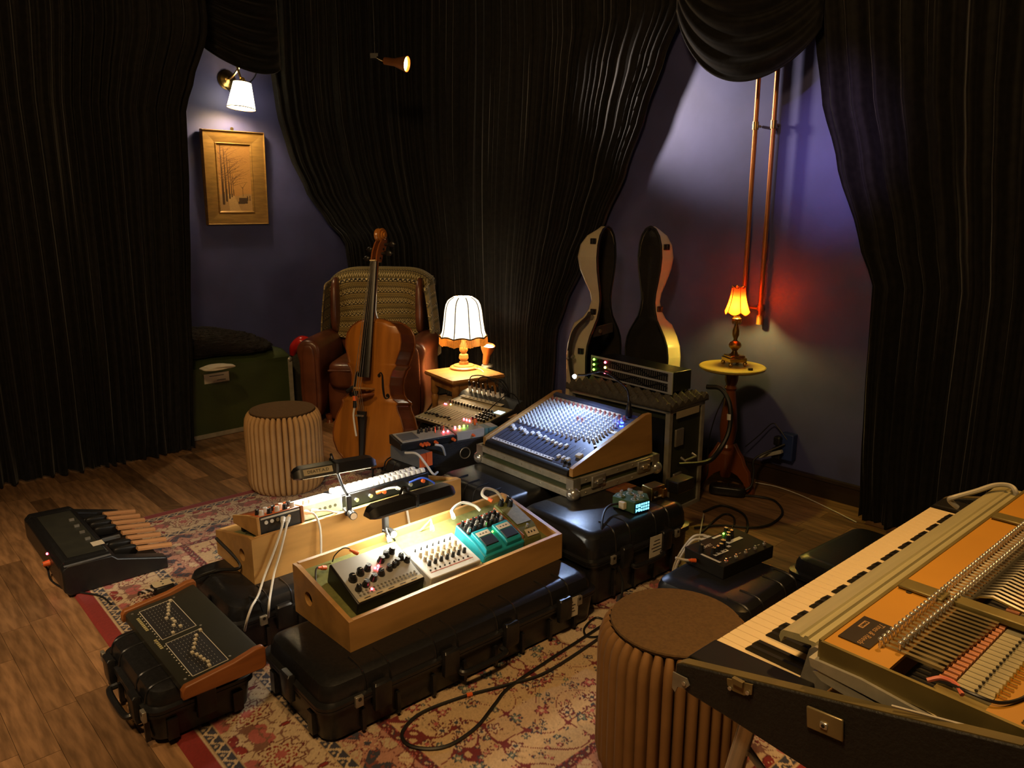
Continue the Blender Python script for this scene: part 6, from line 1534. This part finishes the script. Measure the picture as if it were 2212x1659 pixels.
MB().prism([(HX0 - .02, HY1 + .1), (HX0 - .008, HY1 + .1), (HX0 - .008, HY1 - .02), (HX0 - .02, HY1 - .02)], lambda p, q, h: Vector((p, q, h)), .80, .826).build('hinge_bracket', M_HFR, rp)
MB().cyl((HX0 - .022, -.49, .818), (HX0 - .03, -.49, .818), .011, n=14).build('hinge_bolt', M_CHROME, rp)
MB().tube([(X0 + .005, -.36, side_top(-.36) + .012), (X0 + .03, -.50, HZ - .01)], .0022, 5, sub=0).build('stay_wire', M_STEEL, rp)
# case hardware
xo = X0 - .002
M_BRASS = mat('dull_nickel_brass', (.33, .26, .13), .35, .6, noise=.25, scale=18)
MB().prism([(-.004, .700), (.010, .700), (.010, .668), (.003, .662), (-.002, .676), (-.018, .680), (-.026, .690), (-.02, .701)], lambda p, q, h: Vector((h, p, q)), xo - .003, xo).build('corner_bracket', M_STEEL, rp)
MB().cyl((xo - .004, -.016, .690), (xo - .006, -.016, .690), .004, n=10).build('rivet', M_CHROME, rp)
h_ = MB().prism([(-.10, side_top(-.10) - .004), (-.148, side_top(-.148) - .004), (-.148, side_top(-.148) - .022), (-.134, side_top(-.134) - .027), (-.113, side_top(-.113) - .024), (-.102, side_top(-.102) - .016)], lambda p, q, h: Vector((h, p, q)), xo - .003, xo).build('hasp', M_BRASS, rp)
MB().box((xo - .005, -.123, side_top(-.123) - .004), (.008, .02, .010)).build('hasp_hook', M_BRASS, h_)
for y in (-.108, -.141): MB().cyl((xo - .004, y, side_top(y) - .02), (xo - .006, y, side_top(y) - .02), .0035, n=10).build('rivet', M_CHROME, h_)
cp_ = MB().box((xo - .002, -.272, .752), (.005, .058, .036), Euler((R(-6), 0, 0)).to_matrix()).build('case_catch', M_BRASS, rp, bev=.002)
MB().box((xo - .006, -.272, .75), (.004, .012, .011)).build('catch_socket', M_CHROME, cp_, bev=.002); MB().cyl((xo - .0085, -.272, .75), (xo - .0075, -.272, .75), .003, n=10).build('catch_hole', M_INK, cp_)
# legs
for x, y, dx, dy in ((-.06, -.12, -.07, .10), (-.05, -.50, -.05, -.06), (1.03, -.12, .07, .1), (1.03, -.5, .06, -.06)):
    MB().cyl((x, y, ZB - .006), (x + dx, y + dy, .012), .016, .014, 14).build('leg', M_CHROME, rp)
    MB().cyl((x + dx, y + dy, .009), (x + dx, y + dy, .03), .02, n=14).build('rubber_foot', M_RUB, rp)
MB().cyl((-.06, -.10, .60), (-.05, -.48, .30), .007, n=8).build('leg_brace', M_STEEL, rp)

# ================================================================== leads on the rug and the wooden floor
F = lambda x, y, z=.014: P(x, y, z)
cable([F(1330, 1352), F(1285, 1385), F(1180, 1452), F(1100, 1478), F(1000, 1505), F(910, 1540), F(870, 1580), F(880, 1608), F(925, 1618), F(975, 1608), F(1030, 1570), F(1070, 1520), F(1100, 1485), F(1180, 1430), F(1260, 1378), F(1300, 1352)], 'black lead with a small orange band looping over the rug in front', M_CABK, .0055)
o = MB().tube([F(1008, 1502, .015), F(1020, 1499, .015)], .0068, 8, sub=0).build('orange_band', M_ORG); o.parent = [q for q in bpy.data.objects if q.get('label') == 'black lead with a small orange band looping over the rug in front'][0]
cable([F(1318, 1352), F(1300, 1372), F(1270, 1375), F(1262, 1358), F(1285, 1335), F(1310, 1340)], 'tangled black lead end with an orange plug beside the brown stool', M_CABK, .004, [(0, JM)])
W_ = lambda x, y, z=.008: P(x, y, z)
br = thing('power_brick', 'black inline power block on the wooden floor by the pedestal table', 'power supply', W_(1570, 1068, .002), R(-20))
MB().supq((0, 0, .028), (.19, .085, .054), .4, .4, 24, 12).build('block', M_BLACK, br)
for k in range(5): bx('grip_rib', (-.06 + k * .03, 0, .055), (.007, .055, .004), M_RUB, br)
cable([W_(1520, 1105), W_(1560, 1092), W_(1605, 1110), W_(1615, 1140), W_(1600, 1165), W_(1590, 1180)], 'black lead curling on the floor beside the deep case', M_CABK, .006)
cable([W_(1500, 1140), W_(1560, 1135), W_(1620, 1140), W_(1665, 1132), W_(1690, 1108), W_(1675, 1083), W_(1640, 1073), W_(1600, 1070)], 'black mains lead in a wide loop from the inline power block', M_CABK, .006)
cable([W_(1600, 1062, .03), P(1622, 1050, .06), P(1628, 1020, .12), P(1632, 990, .18), RM(hit_b(1695, 960, .06)[0], .06, hit_b(1695, 960, .06)[1])], 'black lead rising from the power block to the blue wall socket', M_CABK, .006)
cable([W_(1515, 1150), W_(1560, 1112), W_(1585, 1118), W_(1578, 1145), W_(1530, 1165)], 'inner black lead loop close to the deep case', M_CABK, .005)
cable([W_(1632, 1042, .006), W_(1680, 1052, .006), W_(1730, 1070, .006), W_(1790, 1098, .006), W_(1850, 1128, .006)], 'thin white lead running along the floor below the skirting', M_CABW, .003)
cable([RM(hit_b(1700, 950, .05)[0], .05, hit_b(1700, 950, .05)[1]), RM(hit_b(1682, 925, .05)[0], .05, hit_b(1682, 925, .05)[1]), RM(hit_b(1668, 915, .05)[0], .05, hit_b(1668, 915, .05)[1]), RM(hit_b(1640, 940, .06)[0], .06, hit_b(1640, 940, .06)[1]), RM(hit_b(1610, 965, .08)[0], .08, hit_b(1610, 965, .08)[1])], 'thin black lead looping on the wall above the blue socket', M_CABK, .003)
cable([P(1568, 850, .55), P(1545, 900, .42), P(1530, 960, .25), P(1528, 1020, .1), P(1512, 1050, .02)], 'black lead hanging from the red lamp beside the rack case', M_CABK, .003)
cable([P(1520, 1110, .02), P(1510, 1165, .03), P(1505, 1200, .02)], 'thin white lead between the deep case and the long black pedal', M_CABW, .003)
